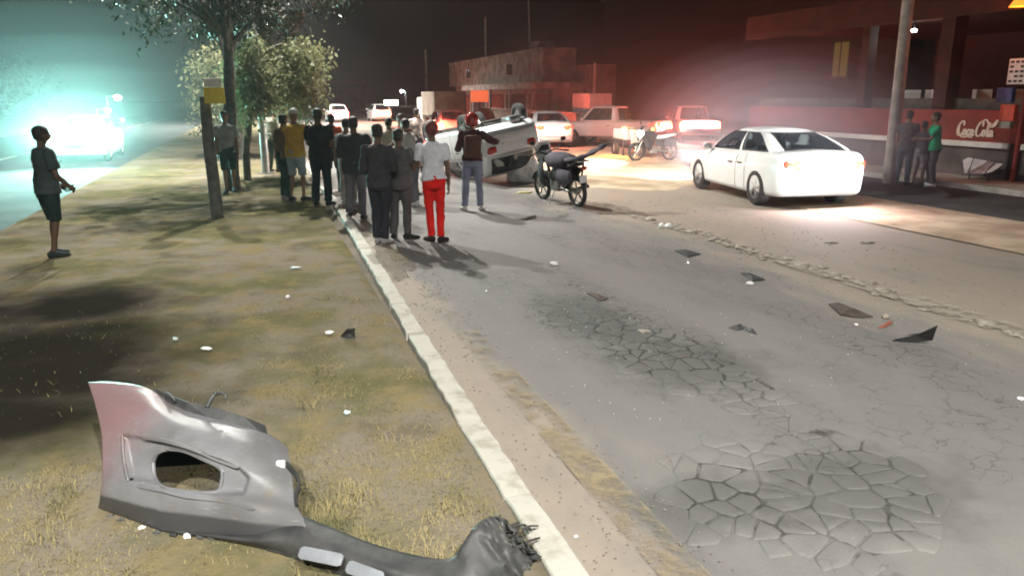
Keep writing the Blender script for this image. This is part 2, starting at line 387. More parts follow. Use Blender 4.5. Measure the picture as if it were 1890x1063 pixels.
# ---- dry grass and gravel (nobody could count them)
def blades(name, n, region, m, hmin, hmax, wd, dens=None, label=None):
    P = []; 
    while len(P) < n:
        l = random.uniform(region[0], region[1]); s = region[2] + (region[3] - region[2]) * random.random() ** 1.5
        if dens and random.random() > dens(l, s): continue
        P.append((l, s))
    P = np.array(P); h = rng.uniform(hmin, hmax, n) * np.array([.55 + 2.0 * max(0, fbm(p_[0] * 2.2, p_[1] * 2.2, 3)) ** 1.2 for p_ in P]); a = rng.uniform(0, 6.28, n); ln = rng.uniform(.4, 1.3, n) * h
    z = np.array([verge_h(*p) - .004 if -3.8 < p[0] < 1.0 and p[1] > 1.2 else .004 for p in P])
    dx, dy = np.cos(a), np.sin(a); V = np.zeros((n, 5, 3))
    for k, (f, w) in enumerate(((0, 1), (0, -1), (.55, -.7), (.55, .7), (1, 0))):
        V[:, k, 0] = P[:, 0] + dx * ln * f ** 1.6 + -dy * wd * w; V[:, k, 1] = P[:, 1] + dy * ln * f ** 1.6 + dx * wd * w
        V[:, k, 2] = z + h * f * (1 - .25 * f)
    me = bpy.data.meshes.new(name); i0 = np.arange(n) * 5
    F = [(a_, a_+1, a_+2, a_+3) for a_ in i0.tolist()] + [(a_+3, a_+2, a_+4) for a_ in i0.tolist()]
    me.from_pydata(V.reshape(-1, 3).tolist(), [], F); me.materials.append(m); o = bpy.data.objects.new(name, me); link(o); o.rotation_euler.z = TH
    return tag(o, label, 'grass', None, 'stuff')
M_straw = mat('dry_straw', (.32, .26, .13), (.155, .145, .07), rough=.9, ns=2.5, spec=.2)
def gd(l, s):
    k = .35 + 1.3 * fbm(l * 2.0, s * 2.0, 3) + .6 * fbm(l * .8, s * .8, 9)
    for (a, b, rl, rs) in SHADE_PATCHES:
        if ((l-a)/rl)**2 + ((s-b)/rs)**2 < 1.0: return .012
    if s < 4.4: k += .35
    return max(.03, min(1, k ** 1.6 if k > 0 else 0))
blades('grass', 70000, (-3.7, 1.09, 1.6, 8.0), M_straw, .012, .05, .0022, gd, 'short dry yellowed grass on the verge beside the white kerb')
M_gr = mat('loose_stones', (.24, .21, .17), (.15, .13, .11), rough=.95, ns=40)
bm = bmesh.new()
def grit(n, l0, l1, s0, s1, r0, r1, z):
    for i in range(n):
        l, s = random.uniform(l0, l1), s0 + (s1 - s0) * random.random() ** 1.4; r = random.uniform(r0, r1) * (.6 + s * .05)
        if any(((l-a_)/(rl*.9))**2 + ((s-b_)/(rs*.9))**2 < 1.0 for a_, b_, rl, rs in SHADE_PATCHES): continue
        lump(bm, (l, s, z(l, s) + r * .25), (r, r * random.uniform(.7, 1.3), r * .55), i, .3, 0 if r < .02 else 1)
grit(900, 1.24, 1.9, 2, 12, .003, .010, lambda l, s: .004); grit(700, 5.0, 8.2, 4, 14, .003, .010, lambda l, s: .004); grit(500, 2, 5, 2.5, 10, .003, .007, lambda l, s: .004)
grit(500, -3.5, 1, 2, 10, .003, .008, lambda l, s: verge_h(l, s)); grit(300, 9, 12.3, 8, 20, .004, .010, lambda l, s: .02)
o = obj('gravel', bm, M_gr)
bm = bmesh.new()
for i in range(420):
    s = random.uniform(4, 12); l = 1.9 + abs(random.gauss(0, 2.6))
    if l < 8: lump(bm, (l, s, .012), (random.uniform(.003, .008),) * 2 + (.004,), i, .4, 0)
_g = obj('glass_crumbs', bm, mat('glass_crumb', (.5, .52, .52), rough=.15, spec=.8)); _g.rotation_euler.z = TH; tag(_g, 'pale glass crumbs scattered over the asphalt from the crash', 'glass crumbs', None, 'stuff'); o.rotation_euler.z = TH; tag(o, 'loose grit and small stones scattered over the road and verge', 'gravel', None, 'stuff')
# ================================================================== STREET LAMPS
M_pole = mat('galvanised_pole', (.34, .35, .35), (.24, .25, .25), rough=.5, metal=.6, ns=5)
M_cpole = mat('concrete_pole', (.40, .37, .33), (.26, .24, .21), rough=.9, ns=3, bs=20, bstr=.4)
M_lens = emit('lit_lamp_lens', (.96, 1, .97), 40)
def street_lamp(label, l, s, H=9.8, arm=2.0, double=True, headk=1.0, power=LAMP_W, color=(1, .98, .90), aim_dir=0, lab_group='double armed street lamps along the median', tilt=0):
    t = empty('street_lamp', rw(l, s, .03), TH, label=label, cat='street lamp', group=lab_group)
    bm = bmesh.new(); cyl(bm, (0, 0, 0), (0, 0, H), .10, .055, 12); obj('pole', bm, M_pole, t, smooth=True)
    bm = bmesh.new(); box(bm, (0, 0, .02), (.34, .34, .04)); obj('base_plate', bm, M_pole, t)
    for sx in ((-1, 1) if double else (1,)):
        bm = bmesh.new(); loft(bm, crom([(0, 0, H - .5), (sx * arm * .35, 0, H - .05), (sx * arm * .75, 0, H + .1), (sx * arm, 0, H + .12)], 4), [.035] * 13, side=(0, 1, 0), n=8); obj('arm', bm, M_pole, t, smooth=True)
        bm = bmesh.new(); k = headk
        loft(bm, [(sx * (arm - .35 * k), 0, H + .13), (sx * (arm - .1), 0, H + .15), (sx * (arm + .25 * k), 0, H + .13), (sx * (arm + .38 * k), 0, H + .11)], [(.07, .05), (.16 * k, .09), (.15 * k, .07), (.04, .03)], side=(0, 1, 0), n=12)
        h = obj('lamp_head', bm, M_pole, t, smooth=True)
        bm = bmesh.new(); ell(bm, (sx * (arm + .05), 0, H + .06 - .02 * k), (.27 * k, .15 * k, .10 * k)); obj('lens', bm, M_lens, h, smooth=True)
        if power > 0:
            light('lamp_light', 'SPOT', (sx * (arm + .05), 0, H - .12), power, color, t, aim=(0, 0, -1), spot=146, blend=.55, size=.12)
    return t
street_lamp('tall median lamp standing just above the crowd, heads out of frame', .15, 21.5, power=LAMP_W * 1.3)
street_lamp('median lamp added close behind the photographer, out of view', -.4, -6.0, power=LAMP_W * 1.35)  # added unseen, set close to brighten the near ground and the crowd
street_lamp('second double armed median lamp, beyond the tall one', .2, 57, power=LAMP_W * 2.2)
street_lamp('third median lamp, its two lit heads seen above the tree crown', .1, 93, headk=2.2, arm=2.1, power=LAMP_W * .6)
def far_lamp(px, py, H, label, head=.5, col='w', power=0, armdir=-1):
    # distance follows from the lamp's height
    d = ray(px, py); t = (H - CH) / d.z if d.z > 0 else 60
    t = min(t, 165); p = at_t(px, py, t); H = p.z; l, s = ls(p)
    e = empty('street_lamp', (p.x, p.y, 0), TH, label=label, cat='street lamp', group='distant lit street lamps')
    bm = bmesh.new(); cyl(bm, (-armdir * .8, 0, 0), (-armdir * .8, 0, H + .1), .09, .06, 8); cyl(bm, (-armdir * .8, 0, H + .1), (0, 0, H + .18), .04, .04, 6); obj('pole', bm, M_pole, e, smooth=True)
    bm = bmesh.new(); ell(bm, (0, 0, H), (head, head, head * .7)); obj('lens', bm, M_lens, e, smooth=True)
    if power: light('lamp_light', 'POINT', (0, 0, H - head - .1), power, (.9, 1, .95), e, size=.3)
    return e
far_lamp(390, 121, 8, 'single lit lamp seen between the tree crown and yellow sign', .5)
far_lamp(217, 181, 6, 'upper of the three small lamps right of the bright headlights', .28, armdir=1)
far_lamp(199, 204, 5, 'middle lamp of the three right of the bright headlights', .22, armdir=1)
far_lamp(226, 222, 1.5, 'lowest of the three small lamps right of the bright headlights', .12, armdir=1)
far_lamp(612, 171, 3.0, 'small lit lamp on the dark roof left of the twin one', .45)
far_lamp(652, 171, 3.0, 'wider lit lamp on the dark roof in the distance', .6)
far_lamp(742, 169, 4.2, 'bright white lamp on pale post left of the beige truck body', .38, power=500, armdir=-1)
far_lamp(562, 172, 3.0, 'faint lamp shining through the lower tree foliage', .3)
far_lamp(515, 178, 3.0, 'small lamp glimpsed under the bright tree crown', .3)

# ================================================================== TREES
M_bark = mat('tree_bark', (.13, .11, .085), (.07, .06, .05), rough=.95, ns=9, bs=16, bstr=.8, bd=.03)
def leafmat(name, a, b_):
    m, t, b = nt(name); tc = N(t, 'ShaderNodeTexCoord').outputs['Object']
    t.links.new(mixc(t, ramp(t, tex_noise(t, tc, 1.6, 3), .35, .65), a, b_), b.inputs['Base Color'])
    b.inputs['Roughness'].default_value = .55; b.inputs['Specular IOR Level'].default_value = .25
    tr = N(t, 'ShaderNodeBsdfTranslucent', {0: c4([x * 1.3 for x in a])}); mx = t.nodes.new('ShaderNodeMixShader'); mx.inputs[0].default_value = .35 if a[0] > .1 else .08
    t.links.new(b.outputs[0], mx.inputs[1]); t.links.new(tr.outputs[0], mx.inputs[2]); t.links.new(mx.outputs[0], t.nodes['Material Output'].inputs[0]); return m
M_leafA = leafmat('dark_leaves', (.026, .038, .018), (.042, .052, .025)); M_leafB = leafmat('pale_leaves', (.13, .14, .065), (.20, .19, .10))
def tree(label, base, H, r0, crown_c, crown_r, nclump, nleaf, lm, leaf=.10, lean=(0, 0), seed=0, droop=0, spread=.45):
    rnd = random.Random(seed); t = empty('tree', base, 0, label=label, cat='tree', group='trees along the median')
    top = Vector(crown_c); bm = bmesh.new()
    pts = crom([(0, 0, -.1), (.03, .02, H * .25), (lean[0] * .5 + .04, lean[1] * .5, H * .55), (lean[0], lean[1], H * .8), (lean[0] * 1.1, lean[1], H)], 5)
    loft(bm, pts, [r0 * (1.25 if i == 0 else 1 - .5 * i / len(pts)) * (1 + .06 * math.sin(i * 2.1)) for i in range(len(pts))], n=10)
    tips = []
    for i in range(nclump):
        while True:
            q = Vector((rnd.uniform(-1, 1), rnd.uniform(-1, 1), rnd.uniform(-1, 1)))
            if .35 < q.length < 1: break
        tips.append(Vector((top.x + q.x * crown_r[0], top.y + q.y * crown_r[1], top.z + q.z * crown_r[2])))
    for tp in tips[:nclump * 2 // 3]:
        b0 = pts[rnd.randint(len(pts) // 2, len(pts) - 1)]; mid = b0.lerp(tp, .5) + Vector((rnd.uniform(-.2, .2), rnd.uniform(-.2, .2), .25))
        loft(bm, crom([b0, mid, tp], 3), [r0 * .38, r0 * .33, r0 * .28, r0 * .2, r0 * .14, r0 * .09, r0 * .05], n=5)
    obj('trunk', bm, M_bark, t, smooth=True)
    n = nclump * nleaf; C = np.repeat(np.array([list(x) for x in tips]), nleaf, 0); sz = rng.uniform(.45, 1.0, nclump).repeat(nleaf)
    P = C + rng.normal(0, .36, (n, 3)) * sz[:, None] * np.array([1, 1, .75]) * (sum(crown_r) / 3 * spread)
    if droop: P[:, 2] -= droop * rng.random(n) ** 2 * np.linalg.norm(P[:, :2] - np.array([top.x, top.y]), axis=1) / crown_r[0]
    A = rng.normal(size=(n, 3)); A /= np.linalg.norm(A, axis=1)[:, None]; A[:, 2] -= .5; B = np.cross(A, rng.normal(size=(n, 3))); B /= np.linalg.norm(B, axis=1)[:, None]
    ll = leaf * rng.uniform(.6, 1.4, n)[:, None]; V = np.stack([P, P + A * ll * .5 + B * ll * .28, P + A * ll, P + A * ll * .5 - B * ll * .28], 1)
    me = bpy.data.meshes.new('crown'); i0 = (np.arange(n) * 4).tolist(); me.from_pydata(V.reshape(-1, 3).tolist(), [], [(a, a+1, a+2, a+3) for a in i0]); me.materials.append(lm)
    o = bpy.data.objects.new('crown', me); link(o, t); return t
b2 = at(431, 350, .05)
tree('thick straight trunk behind the walker, dark crown rising out of frame', b2, 4.6, .16, (.1, .6, 4.4), (2.2, 2.1, 1.3), 70, 170, M_leafA, .095, (.12, .2), 12)
b3 = at(457, 333, .05)
tree('thin trunk third in the median row, pale lit foliage above', b3, 3.0, .10, (.75, .5, 2.75), (1.25, 1.2, .8), 30, 330, M_leafB, .10, (.3, .2), 13, droop=1.3, spread=.62)
b4 = rw(-.55, 27, .05)
tree('round pale green tree beside the road, hanging low behind the crowd', b4, 2.9, .15, (.2, 0, 2.75), (1.6, 1.5, 1.1), 30, 400, M_leafB, .11, (.1, 0), 14, droop=1.5, spread=.62)
b5 = rw(-.4, 38, .05)
tree('farthest tree of the median row, half hidden by foliage', b5, 5.5, .16, (0, 0, 5.4), (2.6, 2.6, 2.2), 50, 220, M_leafA, .18, (0, 0), 15)
# far dark tree line on the left
rnd = random.Random(5); n = 9000; cl = rnd.uniform
cs = np.array([[cl(-70, -24), cl(58, 110), cl(1.0, 6.5)] for _ in range(170)]); C = cs[rng.integers(0, 170, n)]; P = C + rng.normal(0, 1.3, (n, 3)); P[:, 2] = np.abs(P[:, 2])
A = rng.normal(size=(n, 3)) * .35; B = rng.normal(size=(n, 3)) * .35; V = np.stack([P, P + A, P + B], 1)
me = bpy.data.meshes.new('treeline'); me.from_pydata(V.reshape(-1, 3).tolist(), [], [(i, i+1, i+2) for i in range(0, n * 3, 3)]); me.materials.append(M_leafA)
o = bpy.data.objects.new('treeline', me); link(o); o.rotation_euler.z = TH; tag(o, 'dark mass of trees beyond the far carriageway', 'trees', None, 'stuff')
# yellow sign in the trees
M_yel = mat('yellow_sign_face', (.75, .60, .08), rough=.6, ns=2); M_wht = mat('white_sign_face', (.75, .75, .70), rough=.6); M_wood = mat('weathered_grey_wood', (.13, .125, .11), (.075, .07, .06), rough=.9, ns=7, bs=25, bstr=.5)
p = at(402, 403, .05); q = at_t(400, 172, p.y / ray(400, 172).y); sg = empty('sign_post', (p.x, p.y, .05), 0, label='weathered grey post nearest the camera with small yellow and white sign on top', cat='sign post')
bm = bmesh.new(); loft(bm, [(0, 0, -.1), (-.01, 0, .6), (-.035, 0, 1.3), (-.02, 0, 2.0)], [.105, .10, .095, .085], n=12); obj('post', bm, M_wood, sg, smooth=True)
dz = q.z - .05; bm = bmesh.new(); box(bm, (q.x - p.x, -.11, dz - .04), (.33, .03, .25), bev=.006); obj('board', bm, M_yel, sg); bm = bmesh.new(); box(bm, (q.x - p.x - .01, -.11, dz + .16), (.28, .03, .13), bev=.006); obj('header', bm, M_wht, sg)

# ================================================================== BUILDINGS
M_green = mat('green_rendered_wall', (.27, .30, .26), (.13, .145, .125), rough=.9, ns=1.3); M_beige = mat('beige_wall', (.36, .30, .25), (.22, .18, .15), rough=.9, ns=1)
M_cream = mat('cream_canopy', (.40, .37, .34), (.22, .20, .18), rough=.8, ns=1.5); M_darkwall = mat('dark_interior', (.035, .03, .03), rough=.9); M_redb = mat('red_brick_paint', (.30, .09, .06), (.2, .06, .05), rough=.85, ns=2)
M_win = mat('dark_window_glass', (.02, .022, .025), rough=.12, spec=.6); M_white = mat('white_paint', (.78, .77, .75), (.66, .65, .62), rough=.6, ns=3)
M_dgrey = mat('dark_grey', (.05, .05, .05), rough=.7); M_roofred = mat('dark_red_fascia', (.045, .009, .007), (.022, .006, .005), rough=.7, ns=2)
def rbox(name, m, parent, l0, l1, s0, s1, z0, z1, bev=0, **kw):   # a box in the road's own frame
    bm = bmesh.new(); box(bm, ((l0+l1)/2, (s0+s1)/2, (z0+z1)/2), (l1-l0, s1-s0, z1-z0), bev=bev)
    o = obj(name, bm, m, parent, **kw)
    if parent is None: o.rotation_euler.z = TH
    return o
# two-storey green building, its flank along the road
B = empty('green_building', (0, 0, 0), TH, label='green rendered upper storey over pale canopy and open shop fronts', cat='building')
sN = ls(at_l(1002, 120, 17))[1]; sF = ls(at_l(829, 120, 17))[1]; zT = at_l(1002, 92, 17).z; zB = at_l(1002, 152, 17).z; bl = sF - sN
rbox('upper_storey', M_green, B, 17, 19.2, sN, sF, zB, zT); rbox('parapet', M_green, B, 16.94, 19.26, sN - .06, sF + .06, zT, zT + .14)
rbox('ground_wall', M_beige, B, 17.6, 21, sN - 1, sF, 0, zB); rbox('side_annex', M_beige, B, 19.3, 21.0, sN - 2, sN + 6, 0, zT - .9)
for k in (.25, .7):
    f = rbox('window', M_win, B, 16.96, 17.02, sN + bl * k, sN + bl * k + 1.1, zB + .6, zB + 1.3); rbox('sill', M_cream, f, 16.88, 17.02, sN + bl * k - .1, sN + bl * k + 1.2, zB + .52, zB + .59)
rbox('canopy', M_cream, B, 15.3, 17.55, sN - 3, sN + bl * .55, zB - .42, zB - .06)
for k in range(5): rbox('shopfront', M_darkwall if k % 2 else M_redb, B, 17.5, 17.62, sN + .2 + k * bl / 5, sN + .2 + (k + .8) * bl / 5, .1, 2.2)
for k in range(4): rbox('canopy_post', M_cream, B, 15.4, 15.56, sN - 2.6 + k * bl * .18, sN - 2.44 + k * bl * .18, 0, zB - .42)
rbox('water_tank', M_cream, B, 17.8, 19, sN + 3, sN + 4.4, zT + .14, zT + .7)
sK = ls(at_l(1072, 180, 15.6))[1]
o = rbox('panel_kiosk', M_white, None, 15.6, 16.8, sK - 1.1, sK + 1.1, .06, 2.2, .02); tag(o, 'pale square kiosk box between the canopy and white pole', 'kiosk')
W1 = empty('boundary_wall', (0, 0, 0), TH, label='low beige boundary wall running behind the silver car', cat='wall')
rbox('wall_body', M_beige, W1, 14.2, 14.4, 33.5, 50, 0, 1.25); rbox('coping', M_cream, W1, 14.12, 14.48, 33.4, 50.1, 1.25, 1.33)
# truck body, gap, orange sign
_q = at_t(818, 188, 50); T = empty('box_truck', (_q.x, _q.y, 0), TH, label='parked truck with plain beige box body left of the orange sign', cat='truck')
bm = bmesh.new(); box(bm, (0, 0, 1.6), (2.1, 4.0, 1.5), bev=.03); obj('cargo_box', bm, M_beige, T); bm = bmesh.new(); box(bm, (0, 3.0, 1.2), (2.0, 1.7, 1.6), bev=.12); obj('cab', bm, M_white, T)
for x in (-1, 1):
    for y in (-1.2, 3.0):
        bm = bmesh.new(); cyl(bm, (x * 1.1 - .12, y, .45), (x * 1.1 + .12, y, .45), .45, n=16); obj('wheel', bm, M_dgrey, T, smooth=True)
bm = bmesh.new(); box(bm, (0, .8, .7), (1.0, 5.6, .2)); obj('chassis', bm, M_dgrey, T)
p = at_t(885, 178, 42); o = empty('shop_sign', (p.x, p.y, 0), TH, label='small glowing orange shop sign under the green building', cat='sign')
bm = bmesh.new(); box(bm, (0, 0, p.z), (1.0, .12, .62), bev=.02); obj('board', bm, emit('lit_orange_sign', (.75, .16, .06), .8), o); bm = bmesh.new(); cyl(bm, (0, .05, 0), (0, .05, p.z), .04); obj('post', bm, M_dgrey, o, smooth=True)
p = at_t(722, 190, 60); o = empty('shop_sign', (p.x, p.y, 0), TH, label='lit white rectangular sign left of the pale lamp post', cat='sign')
bm = bmesh.new(); box(bm, (0, 0, p.z), (1.1, .12, .42), bev=.02); obj('board', bm, emit('lit_white_sign', (1, .95, .8), 6), o); bm = bmesh.new(); cyl(bm, (0, .05, 0), (0, .05, p.z), .04); obj('post', bm, M_dgrey, o, smooth=True)
# low dark building across the end of the road
D = empty('low_building', (0, 0, 0), TH, label='low dark building closing the road end under small lamps', cat='building')
rbox('wall', mat('dull_mauve_wall', (.13, .10, .10), rough=.9), D, -1, 16, 120, 132, 0, 4.0); rbox('roof', M_redb, D, -1.4, 16.4, 119.5, 132.5, 4.0, 4.3)
for i in range(7): f = rbox('window', M_win, D, .4 + i * 2.2, 1.7 + i * 2.2, 119.94, 120.02, 1.2, 2.8)
# poles
def pole(name, label, cat, p, H, r, m, top=None, r2=None, lean=(0, 0)):
    t = empty(name, (p.x, p.y, 0), 0, label=label, cat=cat); bm = bmesh.new(); cyl(bm, (0, 0, 0), (lean[0], lean[1], H), r, r2 or r * .8, 14); obj('shaft', bm, m, t, smooth=True); return t
p = at(1640, 338); t = pole('utility_pole', 'thick concrete utility pole rising behind the white sedan', 'utility pole', p, 9.5, .145, M_cpole, r2=.11, lean=(-.12, 0))
for z in (6.6, 8.2): bm = bmesh.new(); box(bm, (-.08, 0, z), (1.5, .1, .1)); c_ = obj('crossarm', bm, M_cpole, t)
p = at(1095, 243); pole('white_post', 'slim pale post in front of the white kiosk', 'post', p, 4.0, .10, M_white)
p = at_t(1035, 180, 50); pole('antenna_mast', 'thin tall mast rising over the green building', 'mast', Vector((at_t(983, 95, 55).x, at_t(983, 95, 55).y, 0)), 10, .07, M_pole, lean=(-.35, 0))
p = at_t(897, 150, 60); pole('utility_pole', 'faint slim pole in front of the green storey', 'utility pole', p, 8, .09, M_cpole)
p = at_t(787, 150, 75); pole('utility_pole', 'faint distant pole above the beige truck body', 'utility pole', p, 6.5, .14, M_cpole)

# ================================================================== RED WALL WITH LETTERING, far side
WL = 16.95
wl = empty('roadside_wall', (0, 0, 0), TH, label='long red painted wall with white ledge and white script lettering', cat='wall')
M_wred = mat('red_wall_paint', (.24, .032, .022), (.16, .026, .02), rough=.7, ns=1.6, bs=20, bstr=.15); M_base = mat('dark_wall_base', (.15, .12, .12), (.09, .075, .075), rough=.9, ns=1.5)
s_r = ls(at_l(1888, 237, WL))[1] - 6; s_l = 24.0
rbox('upper_wall', M_wred, wl, WL, WL + .2, s_r, s_l, .97, 1.72); rbox('wall_base', M_base, wl, WL + .01, WL + .2, s_r, s_l, 0, .84)
sA = ls(at_l(1861, 270, WL - .1))[1]; sB = ls(at_l(1880, 270, WL - .1))[1]
rbox('ledge', M_white, wl, WL - .12, WL + .2, sA, s_l, .84, .97, .008); rbox('ledge', M_white, wl, WL - .12, WL + .2, s_r, sB, .84, .97, .008); rbox('wall_pier', M_roofred, wl, WL - .06, WL + .2, sB + .01, sA - .01, 0, .97)
# script lettering, brushed strokes lying on the wall
def ribbon(bm, pts, w, off):
    pts = [Vector((a, b, 0)) for a, b in pts]; Q = crom(pts, 6); prev = None
    for i, q in enumerate(Q):
        tg = (Q[min(i+1, len(Q)-1)] - Q[max(i-1, 0)]); tg.normalize() if tg.length > 1e-6 else None
        nrm = Vector((-tg.y, tg.x, 0)); k = w * (.42 + .75 * abs(tg.y) ** 1.3) * (.5 if i in (0, len(Q)-1) else 1)
        a, b = q + nrm * k, q - nrm * k; v = [bm.verts.new(x) for x in ((0, -a.x, a.y), (0, -b.x, b.y))]
        if prev: bm.faces.new((prev[0], prev[1], v[1], v[0]))
        prev = v
def letter_o(x, y, w=.5, h=.62): return [[(x+w*.78, y+h*.95), (x+w*.35, y+h), (x+w*.02, y+h*.5), (x+w*.2, y+.02), (x+w*.6, y+.05), (x+w*.88, y+h*.55), (x+w*.7, y+h), (x+w*.45, y+h*.85), (x+w*1.15, y+h*.75)]]
def letter_c(x, y, w=.5, h=.62): return [[(x+w*.8, y+h*.78), (x+w*.65, y+h), (x+w*.2, y+h*.85), (x+w*.05, y+h*.35), (x+w*.35, y+.0), (x+w*.8, y+h*.2), (x+w*1.1, y+h*.5)]]
def letter_a(x, y, w=.5, h=.62): return [[(x+w*.8, y+h*.9), (x+w*.4, y+h), (x+w*.03, y+h*.5), (x+w*.2, y+.0), (x+w*.55, y+h*.2), (x+w*.85, y+h)], [(x+w*.9, y+h), (x+w*.75, y+h*.4), (x+w*.85, y+.0), (x+w*1.2, y+h*.3)]]
def letter_l(x, y): return [[(x, y+.5), (x+.25, y+1.0), (x+.38, y+1.35), (x+.25, y+1.4), (x+.12, y+1.0), (x+.08, y+.4), (x+.15, y+.0), (x+.4, y+.2)]]
def big_c(x, y, tail): return [[(x+.85, y+1.05), (x+.95, y+1.35), (x+.75, y+1.55), (x+.35, y+1.3), (x+.05, y+.75), (x+.05, y+.2), (x+.35, y-.05), (x+.75, y+.15), (x+1.0, y+.4)], tail]
S_ = []
S_ += big_c(0, 0, [(.35, 1.3), (.2, .9), (.3, .2), (.6, -.1), (1.1, -.22), (1.7, -.12), (2.2, -.2), (2.5, -.15)])
S_ += letter_o(.95, 0) + letter_c(1.55, 0) + letter_a(2.1, 0) + [[(2.75, .42), (3.0, .42)]]
S_ += big_c(3.0, 0, [(3.75, 1.55), (4.3, 1.75), (4.7, 1.35), (5.2, 1.2), (5.7, 1.55), (5.95, 1.75), (5.6, 1.15), (5.0, 1.0), (4.6, 1.15)])
S_ += letter_o(3.95, 0) + letter_l(4.6, 0) + letter_a(4.95, 0, .62)
bm = bmesh.new()
for i, s in enumerate(S_): ribbon(bm, s, .14, 0)
pL = at_l(1766, 249, WL - .008); pR = at_l(1838, 252, WL - .008); sL, sR = ls(pL)[1], ls(pR)[1]; k = (sL - sR) / 5.9
for v in bm.verts: v.co = Vector((0, v.co.y * k, v.co.z * k * 1.2))
ww = .0
for i, f in enumerate(bm.faces): pass
o = obj('lettering', bm, mat('white_lettering', (.74, .66, .55), rough=.6), wl, normals=False); o.location = (WL - .008, sL, pL.z)
# keep overlapping strokes off one another's plane
for i, v in enumerate(o.data.vertices): v.co.x -= .00004 * (i % 977)
# dark open restaurant above the wall
RS = empty('roadside_restaurant', (0, 0, 0), TH, label='unlit open restaurant with dark red columns behind the red wall', cat='building')
rbox('back_wall', M_darkwall, RS, 25, 25.3, 2, 34, 0, 4.5); rbox('floor_slab', M_darkwall, RS, 17.6, 25, 2, 34, 0, .2); 
rbox('roof_slab', M_roofred, RS, 17.0, 25.4, 2, 24.5, 4.2, 4.55)
for px, w in ((1748, .42), (1600, .3)):
    s0 = ls(at_l(px, 150, 17.6))[1]; rbox('column', M_roofred, RS, 17.4, 17.4 + w, s0 - w / 2, s0 + w / 2, .2, 4.2)
s0 = ls(at_l(1890, 40, 17.5))[1]; s1 = ls(at_l(1700, 60, 17.5))[1]; rbox('fascia', M_roofred, RS, 16.9, 17.0, s0 - 5, 24.5, 4.0, 4.75)
M_rail = mat('grey_plaster_parapet', (.12, .115, .10), (.07, .07, .06), rough=.9, ns=3); rbox('parapet', M_rail, RS, 17.7, 17.85, 4, 24.5, .2, 2.0)
for i in range(7):
    p = at_l(1690 + i * 30 + random.uniform(-8, 8), 190, 19.5); l_, s_ = ls(p)
    c_ = empty('plastic_chair', rw(l_, s_, .2), TH + random.uniform(0, 6), label=['pale chair behind the red wall, %s' % w for w in ('first after the utility pole', 'second after the utility pole', 'beside the dark red column', 'left of the script lettering', 'above the script lettering', 'near the post with signs', 'behind the post with signs')][i], cat='chair', group='pale chairs in the dark restaurant')
    bm = bmesh.new(); box(bm, (0, 0, 1.15), (.5, .5, .05), bev=.01); obj('seat', bm, M_white, c_)
    bm = bmesh.new(); box(bm, (0, .25, 1.62), (.5, .05, .85), bev=.015); obj('backrest', bm, M_white, c_)
    for x in (-.2, .2):
        for y in (-.2, .2): bm = bmesh.new(); box(bm, (x, y, .56), (.05, .05, 1.12)); obj('leg', bm, M_white, c_)
# lamps and lit window on that side
p = at_l(1687, 57, 18.5); o = empty('ceiling_lamp', p, 0, label='small white lamp hanging under the dark red roof', cat='lamp'); bm = bmesh.new(); ell(bm, (0, 0, 0), (.075, .075, .05)); obj('bulb', bm, M_lens, o, smooth=True); bm = bmesh.new(); cyl(bm, (0, 0, .04), (0, 0, .5), .02); obj('stem', bm, M_dgrey, o)
light('lamp_light', 'POINT', (0, 0, -.2), 35, (1, .9, .8), o, size=.08)
p = at_l(1884, 4, 16.4); o = empty('lamp_shade_light', p, 0, label='warm orange lit lamp at the roof edge, top corner', cat='lamp'); bm = bmesh.new(); cyl(bm, (0, 0, -.1), (0, 0, .1), .22, .10, 18); obj('lamp_shade', bm, emit('lit_orange_shade', (1, .30, .03), 1.6), o, smooth=True); bm = bmesh.new(); cyl(bm, (0, 0, .1), (0, 0, .45), .02); obj('stem', bm, M_dgrey, o)
light('lamp_light', 'POINT', (-.1, -.1, -.35), 60, (1, .25, .08), o, size=.2)
BH = empty('dark_house', (0, 0, 0), TH, label='unlit dark building with one yellow lit window beyond the pole', cat='building')
rbox('wall', mat('dark_olive_wall', (.022, .026, .018), rough=.95), BH, 24, 34, 24.5, 52, 0, 8.5); rbox('roof', M_dgrey, BH, 23.8, 34.2, 24.3, 52.2, 8.5, 8.8)
p = at_l(1552, 108, 23.97); l_, s_ = ls(p)
M_yw = emit('lit_yellow_window', (.75, .55, .10), .10); M_yw.node_tree.nodes['Principled BSDF'].inputs['Base Color'].default_value = (.02, .02, .01, 1)
f = rbox('window', M_yw, BH, 23.94, 23.99, s_ - .42, s_ + .42, p.z - .75, p.z + .65); rbox('mullion', M_dgrey, f, 23.91, 23.94, s_ - .02, s_ + .02, p.z - .75, p.z + .65); rbox('sill', M_dgrey, f, 23.85, 23.99, s_ - .62, s_ + .62, p.z - .83, p.z - .76)
p = at_l(1122, 140, 24); o = empty('wall_lamp', at_t(1122, 138, 62), 0, label='tiny amber lamp glowing in the dark above the road', cat='lamp'); bm = bmesh.new(); ell(bm, (0, 0, 0), (.12, .12, .3)); obj('bulb', bm, emit('amber_bulb', (1, .5, .12), 2.5), o, smooth=True)
bm = bmesh.new(); cyl(bm, (0, .1, -at_t(1122, 138, 62).z), (0, .1, .3), .05); obj('post', bm, M_dgrey, o)
